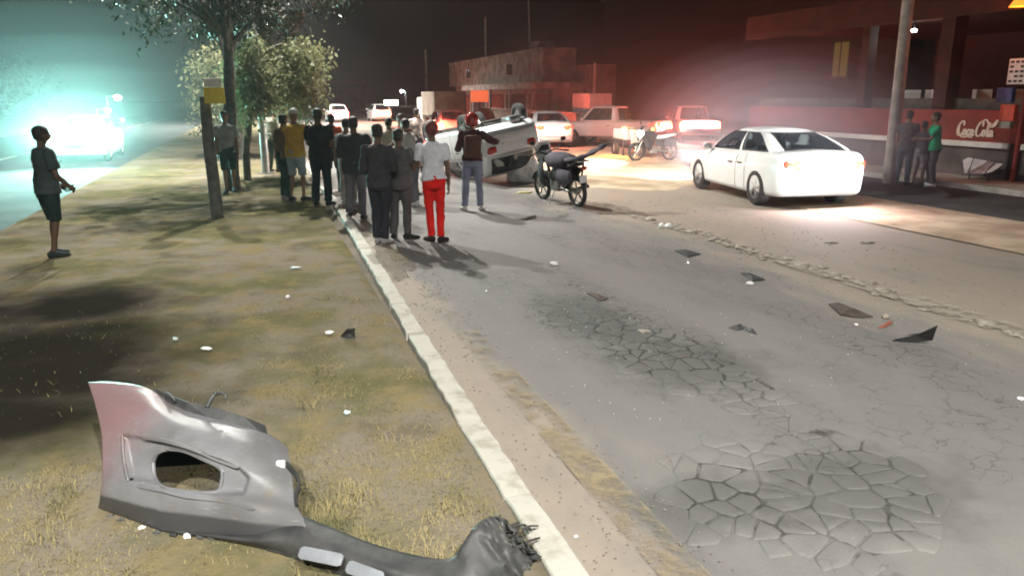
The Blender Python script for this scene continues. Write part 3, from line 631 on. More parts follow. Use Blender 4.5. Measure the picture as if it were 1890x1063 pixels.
# sign post at the right edge
p = at(1868, 336, .12); SP = empty('sign_post', p, TH, label='red post carrying white notice board, blue box and red box', cat='sign post')
bm = bmesh.new(); cyl(bm, (0, 0, 0), (0, 0, 2.6), .055, .05); obj('post', bm, M_wred, SP, smooth=True)
def pbox(name, m, z0, z1, w, off, d=.12, par=SP):
    bm = bmesh.new(); box(bm, (-.1, off, (z0+z1)/2), (d, w, z1-z0), bev=.012); return obj(name, bm, m, par)
tt = p.y; zz = lambda py: at_t(1868, py, tt / ray(1868, py).y).z - .12
pbox('notice_board', M_white, zz(156), zz(108), .62, .10); pbox('blue_box', mat('blue_enamel', (.06, .08, .22), rough=.6), zz(190), zz(162), .40, .42); pbox('red_box', mat('red_enamel', (.65, .09, .05), (.5, .08, .05), rough=.5, ns=6), zz(224), zz(194), .36, .28)
pbox('grey_panel', mat('grey_panel', (.30, .30, .27), rough=.7), zz(238), zz(225), .30, .30)
nb = SP.children[1]
for r in range(5):      # rows of dark marks too small to read
    for c in range(4):
        if (r * 4 + c) % 7 == 5: continue
        bm = bmesh.new(); box(bm, (-.165, .32 - c * .13, zz(114 + r * 9)), (.004, .09, .05)); obj('mark', bm, M_dgrey, nb)
# pale panel torn from a car, leaning on the wall base
pts = [(1777, 296), (1786, 291), (1852, 303), (1830, 318), (1812, 321), (1780, 320)]
bm = bmesh.new(); t0 = ray(1800, 322); 
vv = [at_l(x, y, WL - .75 + .55 * (322 - y) / 32) for x, y in pts]; mm = sum(vv, Vector()) / 6
f = bm.faces.new([bm.verts.new(v - mm) for v in vv]); r = bmesh.ops.extrude_face_region(bm, geom=[f]); bmesh.ops.translate(bm, vec=ND * .03, verts=[g for g in r['geom'] if isinstance(g, bmesh.types.BMVert)])
hd = empty('car_panel', mm, 0, label='crumpled pale car panel leaning on the dark wall base', cat='car panel'); obj('skin', bm, mat('pale_panel_paint', (.62, .66, .68), rough=.4, ns=4), hd)
for a, b_ in (((1797, 293), (1786, 321)), ((1836, 300), (1818, 320))):
    bm = bmesh.new(); P_ = [at_l(x, y, WL - .76 + .55 * (322 - y) / 32) - mm for x, y in (a, b_)]; cyl(bm, P_[0], P_[1], .012, n=6); obj('crease_strip', bm, M_dgrey, hd)
bm = bmesh.new(); P_ = [at_l(1790, 321, WL - .76) - mm, at_l(1826, 321, WL - .76) - mm]
for q in P_: cyl(bm, q, (q.x, q.y, -mm.z + .12), .02)
obj('prop', bm, M_dgrey, hd)
# ================================================================== VEHICLES
def paint(name, c, rough=.28, metal=.0, c2=None): return mat(name, c, c2 or tuple(x * .93 for x in c), rough=rough, metal=metal, ns=2, coat=.5, spec=.5, bs=60, bstr=.02, bd=.002)
M_glass, _t, _b = nt('car_glass'); _b.inputs['Base Color'].default_value = (.02, .025, .03, 1); _b.inputs['Roughness'].default_value = .08
_tr = N(_t, 'ShaderNodeBsdfTransparent', {0: (.55, .6, .62, 1)}); _mx = _t.nodes.new('ShaderNodeMixShader'); _mx.inputs[0].default_value = .45
_t.links.new(_tr.outputs[0], _mx.inputs[1]); _t.links.new(_b.outputs[0], _mx.inputs[2]); _t.links.new(_mx.outputs[0], _t.nodes['Material Output'].inputs[0])
M_tyre = mat('tyre_rubber', (.022, .022, .024), (.04, .038, .035), rough=.85, ns=10); M_rim = mat('alloy_rim', (.55, .55, .56), rough=.3, metal=.8); M_trim = mat('black_trim', (.025, .025, .027), rough=.45)
M_under = mat('underbody', (.06, .058, .055), (.11, .10, .09), rough=.8, ns=5); M_seat = mat('seat_fabric', (.25, .24, .22), (.18, .17, .16), rough=.9); M_plate = mat('number_plate', (.7, .7, .68), rough=.5)
M_chrome = mat('chrome', (.7, .7, .7), rough=.15, metal=1)
def wheel_mesh(r=.325, w=.2, spokes=5, rim_m=None):
    bm = bmesh.new(); prof = [(-w/2, r*.66), (-w/2, r*.9), (-w*.4, r*.98), (-w*.2, r), (w*.2, r), (w*.4, r*.98), (w/2, r*.9), (w/2, r*.66), (w*.36, r*.62), (-w*.36, r*.62)]
    n = 28; rings = [[bm.verts.new((x, y * math.cos(2*math.pi*k/n), y * math.sin(2*math.pi*k/n))) for x, y in prof] for k in range(n)]
    for k in range(n):
        for j in range(len(prof)): bm.faces.new((rings[k][j], rings[k][(j+1) % len(prof)], rings[(k+1) % n][(j+1) % len(prof)], rings[(k+1) % n][j]))
    bmesh.ops.recalc_face_normals(bm, faces=bm.faces); ty = bpy.data.meshes.new('tyre'); bm.to_mesh(ty); bm.free(); ty.materials.append(M_tyre); ty.shade_smooth(); ty.set_sharp_from_angle(angle=R(40))
    bm = bmesh.new(); prof = [(w*.44, r*.64), (w*.47, r*.60), (w*.30, r*.56), (-w*.3, r*.56), (-w*.3, r*.62)]
    rings = [[bm.verts.new((x, y * math.cos(2*math.pi*k/n), y * math.sin(2*math.pi*k/n))) for x, y in prof] for k in range(n)]
    for k in range(n):
        for j in range(len(prof) - 1): bm.faces.new((rings[k][j], rings[k][j+1], rings[(k+1) % n][j+1], rings[(k+1) % n][j]))
    cyl(bm, (w*.18, 0, 0), (w*.42, 0, 0), r*.17, r*.13, 14)
    for i in range(spokes):
        a = 2 * math.pi * i / spokes
        for da in (-.13, .13):
            loft(bm, [(w*.36, r*.12*math.cos(a), r*.12*math.sin(a)), (w*.40, r*.35*math.cos(a+da), r*.35*math.sin(a+da)), (w*.38, r*.60*math.cos(a+da*.9), r*.60*math.sin(a+da*.9))], [(.018, .02), (.014, .018), (.016, .018)], side=(1, 0, 0), n=6)
    cyl(bm, (-w*.28, 0, 0), (-w*.2, 0, 0), r*.55, r*.55, 20)
    bmesh.ops.recalc_face_normals(bm, faces=bm.faces); ri = bpy.data.meshes.new('rim'); bm.to_mesh(ri); bm.free(); ri.materials.append(rim_m or M_rim); ri.shade_smooth(); ri.set_sharp_from_angle(angle=R(35))
    return ty, ri
WM = wheel_mesh()
SEDAN = dict(L=4.70, W=1.84, top=[(-2.35, .80), (-2.33, .93), (-2.24, 1.02), (-2.05, 1.06), (-1.75, 1.065), (-1.0, 1.02), (.2, .965), (1.05, .935), (1.6, .875), (2.05, .77), (2.27, .62), (2.35, .48)],
    hw=[(-2.35, .58), (-2.33, .68), (-2.25, .78), (-2.1, .85), (-1.7, .905), (0, .92), (1.5, .905), (2.0, .84), (2.24, .70), (2.35, .52)],
    bot=[(-2.35, .36), (-2.1, .24), (-1.5, .20), (1.6, .20), (2.1, .22), (2.35, .28)], rear=[(0, -2.0), (.4, -1.60), (.75, -1.18), (1, -.70)], front=[(0, 1.16), (.4, .84), (.75, .50), (1, .12)],
    zb=(1.02, .93), zr=1.43, cw=(.82, .56), wx=(-1.36, 1.36), r=.345, split=.47)
HATCH = dict(L=3.90, W=1.66, top=[(-1.95, .70), (-1.93, .88), (-1.85, .95), (-1.4, .97), (0, .93), (1.0, .92), (1.5, .84), (1.8, .70), (1.95, .5)],
    hw=[(-1.95, .66), (-1.90, .76), (-1.75, .81), (0, .83), (1.3, .81), (1.75, .72), (1.95, .50)], bot=[(-1.95, .34), (-1.7, .22), (1.5, .20), (1.95, .28)],
    rear=[(0, -1.86), (.5, -1.70), (1, -1.35)], front=[(0, 1.15), (.5, .78), (1, .35)], zb=(.95, .90), zr=1.43, cw=(.745, .56), wx=(-1.18, 1.22), r=.29, split=.52)
PICKUP = dict(L=4.9, W=1.72, top=[(-2.45, .9), (-2.43, 1.04), (-2.3, 1.07), (0, 1.06), (.9, 1.02), (1.3, 1.0), (2.0, .93), (2.35, .80), (2.45, .55)],
    hw=[(-2.45, .80), (-2.40, .84), (-2.2, .86), (0, .86), (1.8, .84), (2.3, .78), (2.45, .62)], bot=[(-2.45, .5), (-2.2, .40), (2.0, .36), (2.45, .42)],
    rear=[(0, -.62), (.5, -.56), (1, -.46)], front=[(0, 1.25), (.5, .92), (1, .62)], zb=(1.05, 1.02), zr=1.66, cw=(.78, .62), wx=(-1.45, 1.5), r=.36, split=.0)
def car(label, cat, D, pm, loc, head, name='parked_car', tail=0, headl=0, rev=0, plate=True, group=None, detail=True, rz_extra=None, lean=None, smoothm=None):
    """built with +x forward; head = heading as a world direction"""
    hd = math.atan2(head[1], head[0]); T = empty(name, loc, hd, label=label, cat=cat, group=group)
    if lean is not None: T.rotation_euler = lean
    L = D['L']; hwf = lambda x: interp(x, D['hw']); topf = lambda x: interp(x, D['top']); botf = lambda x: interp(x, D['bot'])
    def sec(x, j):      # j in 0..1 round the half section, bottom centre to top centre
        w, zt, zb = hwf(x), topf(x), botf(x); h = zt - zb
        tab = [(0, .0, 0), (.12, .80, 0), (.18, .93, .03), (.25, .975, .12), (.40, .995, .38), (.52, 1.0, .56), (.62, .99, .74), (.70, .955, .88), (.76, .885, .955), (.82, .77, .99), (1, 0, 1.035)]
        return w * interp(j, [(a, b) for a, b, c in tab]), zb + h * interp(j, [(a, c) for a, b, c in tab])
    J = [0, .12, .16, .20, .25, .32, .40, .46, .52, .57, .62, .66, .70, .73, .76, .79, .82, .9, 1]
    xs = [D['top'][0][0]] + [D['top'][0][0] + L * ((1 - math.cos(math.pi * k / 44)) / 2) for k in range(1, 44)] + [D['top'][-1][0]]
    bm = bmesh.new(); rows = []
    for x in xs:
        row = []
        for s in (1, -1):
            js = J if s == 1 else J[1:-1][::-1]
            for j in js: y, z = sec(x, j); row.append(bm.verts.new((x, s * y, z)))
        rows.append(row)
    n = len(rows[0])
    for A, B in zip(rows, rows[1:]):
        for k in range(n): bm.faces.new((A[k], A[(k+1) % n], B[(k+1) % n], B[k]))
    bm.faces.new(rows[0][::-1]); bm.faces.new(rows[-1])
    body = obj('body', bm, [pm, M_under], T)
    bm = bmesh.new()
    for wx in D['wx']:
        for s in (1, -1): cyl(bm, (wx, s * (D['W'] / 2 - .26), D['r'] + .01), (wx, s * (D['W'] / 2 + .2), D['r'] + .01), D['r'] + .055, n=28, mi=1)
    if D is PICKUP: box(bm, (-1.5, 0, 1.05), (1.7, 1.5, .9), mi=1)
    cut = obj('cutter', bm, [pm, M_under]); md = body.modifiers.new('b', 'BOOLEAN'); md.operation = 'DIFFERENCE'; md.object = cut; md.solver = 'EXACT'; bake(body)
    me = cut.data; bpy.data.objects.remove(cut); bpy.data.meshes.remove(me)
    body.data.shade_smooth(); body.data.set_sharp_from_angle(angle=R(38))
    # cabin: levels k, round index
    K = 9; NS = 22; NE = 12; bl = .16
    zf = lambda x: D['zb'][0] + (D['zb'][1] - D['zb'][0]) * min(1, max(0, (x - D['rear'][0][1]) / (D['front'][0][1] - D['rear'][0][1])))
    def cab(v, u, off=0.0, seg=0):    # seg 0 right side, 1 front, 2 left, 3 rear ; u 0..1
        xr, xf = interp(v, D['rear']), interp(v, D['front']); hw = D['cw'][0] + (D['cw'][1] - D['cw'][0]) * (v ** 1.7) + off
        if seg in (0, 2):
            uu = u if seg == 0 else 1 - u; x = xr + (xf - xr) * uu; y = hw * (1 - .10 * abs(2 * uu - 1) ** 5) * (-1 if seg == 0 else 1)
        else:
            a = (2 * u - 1) * (1 if seg == 1 else -1); y = a * (hw - off) * .88; q = bl * (1 - a * a)
            x = xf + q + off if seg == 1 else xr - q * .8 - off
        z = zf(x) - .02 + (D['zr'] - zf(x)) * v - (.02 * (y / .6) ** 2 if v > .9 else 0)
        return Vector((x, y, z))
    bm = bmesh.new(); rings = []
    if D['split'] > 0: wins = {0: [(.10, D['split'] - .025), (D['split'] + .025, .93)]}
    else: wins = {0: [(.14, .88)]}
    wins[2] = [(1 - b, 1 - a) for a, b in wins[0]][::-1]; wins[1] = [(.05, .95)]; wins[3] = [(.07, .93)]
    brk = lambda seg, m_: sorted({0.0, 1.0} | {x for w in wins[seg] for x in w} | {i / m_ for i in range(m_)})
    def clean(a):
        out = [a[0]]
        for x in a[1:]:
            if x - out[-1] > .012: out.append(x)
        return out
    U = {s: clean(brk(s, NS if s in (0, 2) else NE)) for s in range(4)}; V0, V1 = .10, .87; Vs = sorted({0, V0, V1, .92, .96, .985, 1.0, .3, .5, .7})
    for v in Vs:
        ring = []
        for s in range(4):
            for u in U[s][:-1]: ring.append((s, u))
        rings.append([bm.verts.new(cab(v, u, 0, s)) for s, u in ring])
    keys = ring
    def inwin(s, u0, u1, v0, v1):
        if v0 < V0 - 1e-3 or v1 > V1 + 1e-3: return False
        return any(a - 1e-3 <= u0 and u1 <= b_ + 1e-3 for a, b_ in wins[s])
    for k in range(len(Vs) - 1):
        for i in range(len(keys)):
            s, u = keys[i]; ul = U[s]; u1 = ul[ul.index(u) + 1]
            if inwin(s, u, u1, Vs[k], Vs[k+1]): continue
            j = (i + 1) % len(keys); bm.faces.new((rings[k][i], rings[k][j], rings[k+1][j], rings[k+1][i]))
    # roof: inner ring plus centre
    top = rings[-1]; c = sum((v.co for v in top), Vector()) / len(top); inner = [bm.verts.new(v.co.lerp(c, .35) + Vector((0, 0, .036))) for v in top]; cv = bm.verts.new(c + Vector((0, 0, .052)))
    for i in range(len(top)): j = (i+1) % len(top); bm.faces.new((top[i], top[j], inner[j], inner[i])); bm.faces.new((inner[i], inner[j], cv))
    obj('cabin', bm, pm, T, smooth=True, ang=50)
    for s in range(4):
        for a, b_ in wins[s]:
            bm = bmesh.new(); g = [[bm.verts.new(cab(v, u, .003, s)) for u in np.linspace(a, b_, 9)] for v in np.linspace(V0, V1, 5)]
            for r_ in range(4):
                for q in range(8): bm.faces.new((g[r_][q], g[r_][q+1], g[r_+1][q+1], g[r_+1][q]))
            w = obj('windscreen' if s == 1 else 'rear_window' if s == 3 else 'side_window', bm, M_glass, T, smooth=True, ang=80)
            bm = bmesh.new(); loop = [cab(V0, u, .004, s) for u in np.linspace(a, b_, 7)] + [cab(v, b_, .004, s) for v in np.linspace(V0, V1, 5)[1:]] + [cab(V1, u, .004, s) for u in np.linspace(b_, a, 7)[1:]] + [cab(v, a, .004, s) for v in np.linspace(V1, V0, 5)[1:]]
            loft(bm, loop, [.009] * len(loop), side=(0, .3, 1), n=5, cap=False); obj('window_seal', bm, M_trim, w)
    for wx in D['wx']:
        for s in (1, -1):
            w = empty('wheel', (wx, s * (D['W'] / 2 - .11), D['r']), 0); w.parent = T; w.rotation_euler = (random.uniform(0, 1), 0, R(90) if s == 1 else R(-90)); w.rotation_euler = (0, 0, R(90) if s == 1 else R(-90)); w.scale = [D['r'] / .325] * 3
            for nm, me in (('tyre', WM[0]), ('rim', WM[1])): link(bpy.data.objects.new(nm, me), w)
    def patch(nm, x0, x1, j0, j1, off, m, par=T, s=1, nx=8, nj=6, thick=True):
        bm = bmesh.new(); g = []
        for x in np.linspace(x0, x1, nx):
            row = []
            for j in np.linspace(j0, j1, nj):
                y, z = sec(x, j); y2, z2 = sec(x, j + .01); y1, z1 = sec(x, j - .01); nv = Vector((z2 - z1, -(y2 - y1))).normalized()
                row.append((x, y, z, nv))
            g.append(row)
        top_ = [[bm.verts.new((x, s * (y + nv.x * off), z + nv.y * off)) for x, y, z, nv in r_] for r_ in g]; low = [[bm.verts.new((x, s * (y - nv.x * .004), z - nv.y * .004)) for x, y, z, nv in r_] for r_ in g]
        for a in range(nx - 1):
            for b_ in range(nj - 1): bm.faces.new((top_[a][b_], top_[a][b_+1], top_[a+1][b_+1], top_[a+1][b_]))
        rim_ = [(0, b_) for b_ in range(nj)] + [(a, nj-1) for a in range(1, nx)] + [(nx-1, b_) for b_ in range(nj-2, -1, -1)] + [(a, 0) for a in range(nx-2, 0, -1)]
        for q in range(len(rim_)): (a, b_), (c_, d_) = rim_[q], rim_[(q+1) % len(rim_)]; bm.faces.new((top_[a][b_], top_[c_][d_], low[c_][d_], low[a][b_]))
        return obj(nm, bm, m, par, smooth=True, ang=30)
    if detail:
        if D['split'] > 0: xm = D['rear'][0][1] + (D['front'][0][1] - D['rear'][0][1]) * D['split']; drs = [(D['wx'][0] + D['r'] + .10, xm - .006), (xm + .006, D['wx'][1] - D['r'] - .12)]
        else: drs = [(-.5, .85)]
        for s in (1, -1):
            for xq in sorted({q for d_ in drs for q in d_}):
                P_ = []
                for j in np.linspace(.22, .715, 9): y, z = sec(xq, j); P_.append((xq, s * (y + .003), z))
                bm = bmesh.new(); loft(bm, P_, [.0045] * 9, side=(1, 0, 0), n=5, cap=False); obj('door_seam', bm, M_trim, T, smooth=True)
            for (a, b_) in drs:
                d = patch('door', a, b_, .24, .71, .006, pm, s=s); xh = a + .16; y, z = sec(xh, .60); bm = bmesh.new()
                loft(bm, [(xh - .02, s * (y + .006), z), (xh + .02, s * (y + .035), z), (xh + .13, s * (y + .035), z), (xh + .17, s * (y + .006), z)], [(.012, .009)] * 4, side=(0, 0, 1), n=6); obj('handle', bm, M_trim, d, smooth=True)
            y, z = sec(D['front'][0][1] - .22, .76); xm_ = D['front'][0][1] - .25; bm = bmesh.new(); ell(bm, (xm_, s * (y + .12), z + .10), (.06, .10, .07)); cyl(bm, (xm_, s * (y - .02), z + .02), (xm_, s * (y + .08), z + .09), .02, n=6); obj('mirror', bm, pm, T, smooth=True)
        xe = D['top'][0][0]; bm = bmesh.new(); box(bm, (xe - .012, 0, D['top'][0][1] * .5 + .18), (.06, D['hw'][0][1] * 2 + .1, .22), bev=.03); obj('rear_bumper', bm, pm if D is not PICKUP else M_chrome, T, smooth=True)
        bm = bmesh.new(); box(bm, (D['top'][-1][0] - .02, 0, .36), (.08, D['hw'][-1][1] * 2 + .2, .2), bev=.03); obj('front_bumper', bm, pm, T, smooth=True)
        bm = bmesh.new(); box(bm, (D['top'][-1][0] + .002, 0, .52), (.03, .8, .12), bev=.01); obj('front_grille', bm, M_trim, T)
        if plate: bm = bmesh.new(); box(bm, (xe - .012, 0, D['top'][0][1] - .06), (.02, .42, .12), bev=.004); obj('number_plate', bm, M_plate, T)
        # seats
        for x in (-.75, .25) if D['split'] > 0 else (.3,):
            for y in (-.36, .36):
                bm = bmesh.new(); loft(bm, [(x + .05, y, .82), (x, y, 1.08), (x - .05, y, 1.16)], [(.23, .06), (.22, .055), (.12, .04)], side=(0, 1, 0), n=10); loft(bm, [(x - .05, y, 1.15), (x - .07, y, 1.24), (x - .07, y, 1.31)], [(.11, .04), (.12, .045), (.08, .03)], side=(0, 1, 0), n=10); obj('seat', bm, M_seat, T, smooth=True)
        bm = bmesh.new(); ca = [(.72 + .05 * math.cos(a) * .8, .36 + .17 * math.sin(a), 1.0 + .15 * math.cos(a)) for a in np.linspace(0, 2 * math.pi, 17)]; loft(bm, ca, [.013] * 17, side=(1, 0, 0), n=5, cap=False); obj('steering_wheel', bm, M_trim, T, smooth=True)
    # lamps
    xe = D['top'][0][0]; zt = D['top'][1][1] - .10
    tm = emit(label[:12] + '_tail', (1, .05, .02), tail) if tail else M_tail
    for s in (1, -1):
        y, z = sec(xe + .12, .64); bm = bmesh.new(); loft(bm, [(xe + .34, s * (y + .01), zt - .02), (xe + .12, s * (y - .03), zt), (xe - .005, s * (y - .22), zt - .01), (xe - .01, s * (y - .36), zt - .02)], [(.035, .05), (.05, .085), (.035, .085), (.02, .07)], side=(0, 1, 0) if False else (1, 0, 0), n=10); tl = obj('tail_light', bm, tm, T, smooth=True)
        if tail: light('tail_glow', 'POINT', (xe - .22, s * (D['hw'][0][1]), zt), tail * TAILK, (1, .10, .05), T, size=.06)
        if rev: bm = bmesh.new(); ell(bm, (xe - .03, s * (y - .42), zt - .02), (.02, .09, .05)); obj('reversing_light', bm, emit('lit_reversing_lamp', (1, 1, 1), rev), T, smooth=True); light('reversing_glow', 'POINT', (xe - .25, s * (y - .42), zt - .02), rev * 3.5, (.95, .93, 1), T, size=.05)
        xf = D['top'][-1][0]; yy = D['hw'][-2][1] - .06; bm = bmesh.new(); ell(bm, (xf - .14, s * yy, .66 if D is not PICKUP else .78), (.13, .16, .075), u=16, v=10); obj('headlight', bm, emit('lit_headlamp', (.85, 1, .98), 60) if headl else M_hlamp, T, smooth=True)
        if headl: light('headlight_beam', 'SPOT', (xf + .06, s * yy, .66), headl, HLCOL[0], T, aim=(1, 0, HLCOL[1]), spot=HLCOL[2], blend=.8, size=.06)
    return T
M_tail = mat('tail_lens', (.45, .02, .015), rough=.15, spec=.6); M_hlamp = mat('headlamp_lens', (.6, .62, .62), rough=.1, spec=.7)
TAILK = 44.0; HLCOL = [(.9, .97, 1), -.02, 60]
P_white = paint('white_pearl_paint', (.80, .81, .80)); P_silver = paint('silver_paint', (.62, .64, .66), .38, .15); P_maroon = paint('faded_red_paint', (.34, .10, .09), .5); P_grey = paint('pale_grey_paint', (.60, .60, .58), .4)
def carpos(l, s): return rw(l, s, .005)
HLCOL = [(1, .90, .76), -.05, 95]
_h = Vector((-.165, .986, 0)); _n = Vector((-.986, -.165, 0)); V_SEDAN = Vector((4.79, 14.78, .005)) - _n * .82 + _h * 1.36
car('white saloon car seen from behind, lit by oncoming glare', 'car', SEDAN, P_white, V_SEDAN, (-.165, .986), name='sedan_car', tail=.4, rev=30, headl=2600)  # tail brightened by the beams of added_beam_car
# car with glaring headlights coming down the far carriageway
HLCOL = [(.42, 1, .89), .60, 112]
car('oncoming car with glaring bluish white headlights on the other carriageway', 'car', HATCH, P_silver, carpos(-5.4, 29.2), -SD, name='oncoming_car', headl=10500)
# car added out of view behind the photographer: its beams brighten the white sedan's tail
HLCOL = [(1, .98, .96), .058, 13]
car('car waiting behind the photographer with headlights on, out of view', 'car', HATCH, P_grey, carpos(10.2, -3.5), SD, name='added_beam_car', headl=48000)  # added unseen car, there only for its headlight beams
# silver car and the glowing line of traffic ahead
def G(px, py): p = at(px, py); p.z = .005; return p
car('silver saloon seen from behind between overturned car and beige wall', 'car', SEDAN, P_silver, G(1005, 268), (-.12, 1), tail=1.6)
car('small car with blazing brake lights beyond the crowd', 'car', HATCH, P_maroon, G(826, 258), (-.25, 1), name='braking_car', tail=26)
car('old faded pickup with amber lamp lit, parked by the pale post', 'pickup', PICKUP, paint('dusty_pink_paint', (.55, .36, .34), .5), G(1128, 268), (-.80, .55), name='pickup_truck', tail=3)
car('pickup with bright pale tailgate beyond the white saloon', 'pickup', PICKUP, P_grey, G(1272, 264), (.05, 1), name='pickup_truck', tail=9, rev=18)
car('white van-like car on the road far ahead with rear lamps lit', 'car', HATCH, P_white, G(622, 226), (-.313, .95), name='distant_car', tail=7, rev=14)
car('distant car beyond the crowd with small rear lamps', 'car', HATCH, P_grey, G(700, 224), (-.313, .95), name='distant_car', tail=6)
# the overturned car: on its roof, tail lifted towards us
D2 = dict(HATCH); 
ov = car('overturned silver hatchback lying on its roof with wheels in the air', 'car', D2, P_silver, (0, 0, 0), (0, 1), name='overturned_car')
gp = G(872, 328); ov.location = (gp.x, gp.y, 1.47)
for c_ in ov.children:
    if c_.name.startswith('wheel'): c_.location.z -= .17; c_.location.y *= 1.04
ov.rotation_mode = 'QUATERNION'
hdg = Matrix.Rotation(R(90 + 27), 4, 'Z'); roll = Matrix.Rotation(R(180 - 10), 4, 'X'); pit = Matrix.Rotation(R(6), 4, 'Y')
ov.rotation_quaternion = (hdg @ pit @ roll).to_quaternion()
bm = bmesh.new(); box(bm, (0, 0, .19), (2.6, 1.2, .05), bev=.01); 
for s in (-.35, .35): box(bm, (.1, s, .15), (2.8, .12, .08), bev=.01)
fp = obj('floor_pan', bm, M_under, ov); bm = bmesh.new(); loft(bm, crom([(1.2, .1, .15), (.3, .05, .13), (-.9, .2, .13), (-1.3, .45, .18), (-1.95, .48, .2)], 4), [.035] * 17, side=(0, 1, 0), n=8); box(bm, (-1.55, .3, .17), (.5, .3, .16), bev=.05); obj('exhaust', bm, M_rim, fp, smooth=True)
for wx in (-1.18, 1.22): bm = bmesh.new(); cyl(bm, (wx, -.7, .12), (wx, .7, .12), .035, n=8); obj('axle', bm, M_under, ov)
M_bag = mat('white_airbag', (.85, .85, .84), (.75, .75, .75), rough=.8, ns=3, bs=9, bstr=.5)
bm = bmesh.new(); bmesh.ops.create_icosphere(bm, subdivisions=5, radius=1)
for v in bm.verts:
    q = v.co.copy(); k = 1 + .22 * noise.noise(q * 1.7) + .16 * abs(noise.noise(q * 3.6 + Vector((5, 1, 2)))) + .06 * noise.noise(q * 9)
    v.co = Vector((q.x * k * .40, q.y * k * .30, max(-.2, q.z * k * .40) + .2))
o = obj('crumpled_sheet', bm, M_bag, smooth=True, ang=80); tag(o, 'crumpled white airbag heap beside the overturned car', 'airbag'); o.location = G(968, 335)

# amber lamp on the pickup
p = at_t(1153, 240, 26.5); light('hazard_glow', 'POINT', p, 1000, (1, .33, .05), size=.08)
o = empty('hazard_lamp', p, 0, label='round amber flashing lamp at the pickup, glowing brightly', cat='lamp'); bm = bmesh.new(); ell(bm, (0, .06, 0), (.10, .05, .10)); obj('lens', bm, emit('amber_lens', (1, .4, .05), 18), o, smooth=True); bm = bmesh.new(); cyl(bm, (0, .1, -p.z), (0, .1, .1), .03); obj('stand', bm, M_trim, o)
p = at_t(1205, 240, 25.5); o = empty('hazard_lamp', p, 0, label='smaller amber lamp between tricycle and pale pickup', cat='lamp'); bm = bmesh.new(); ell(bm, (0, .04, 0), (.045, .03, .07)); obj('lens', bm, emit('amber_small', (1, .42, .05), 9), o, smooth=True); bm = bmesh.new(); cyl(bm, (0, .07, -p.z), (0, .07, .06), .02); obj('stand', bm, M_trim, o)

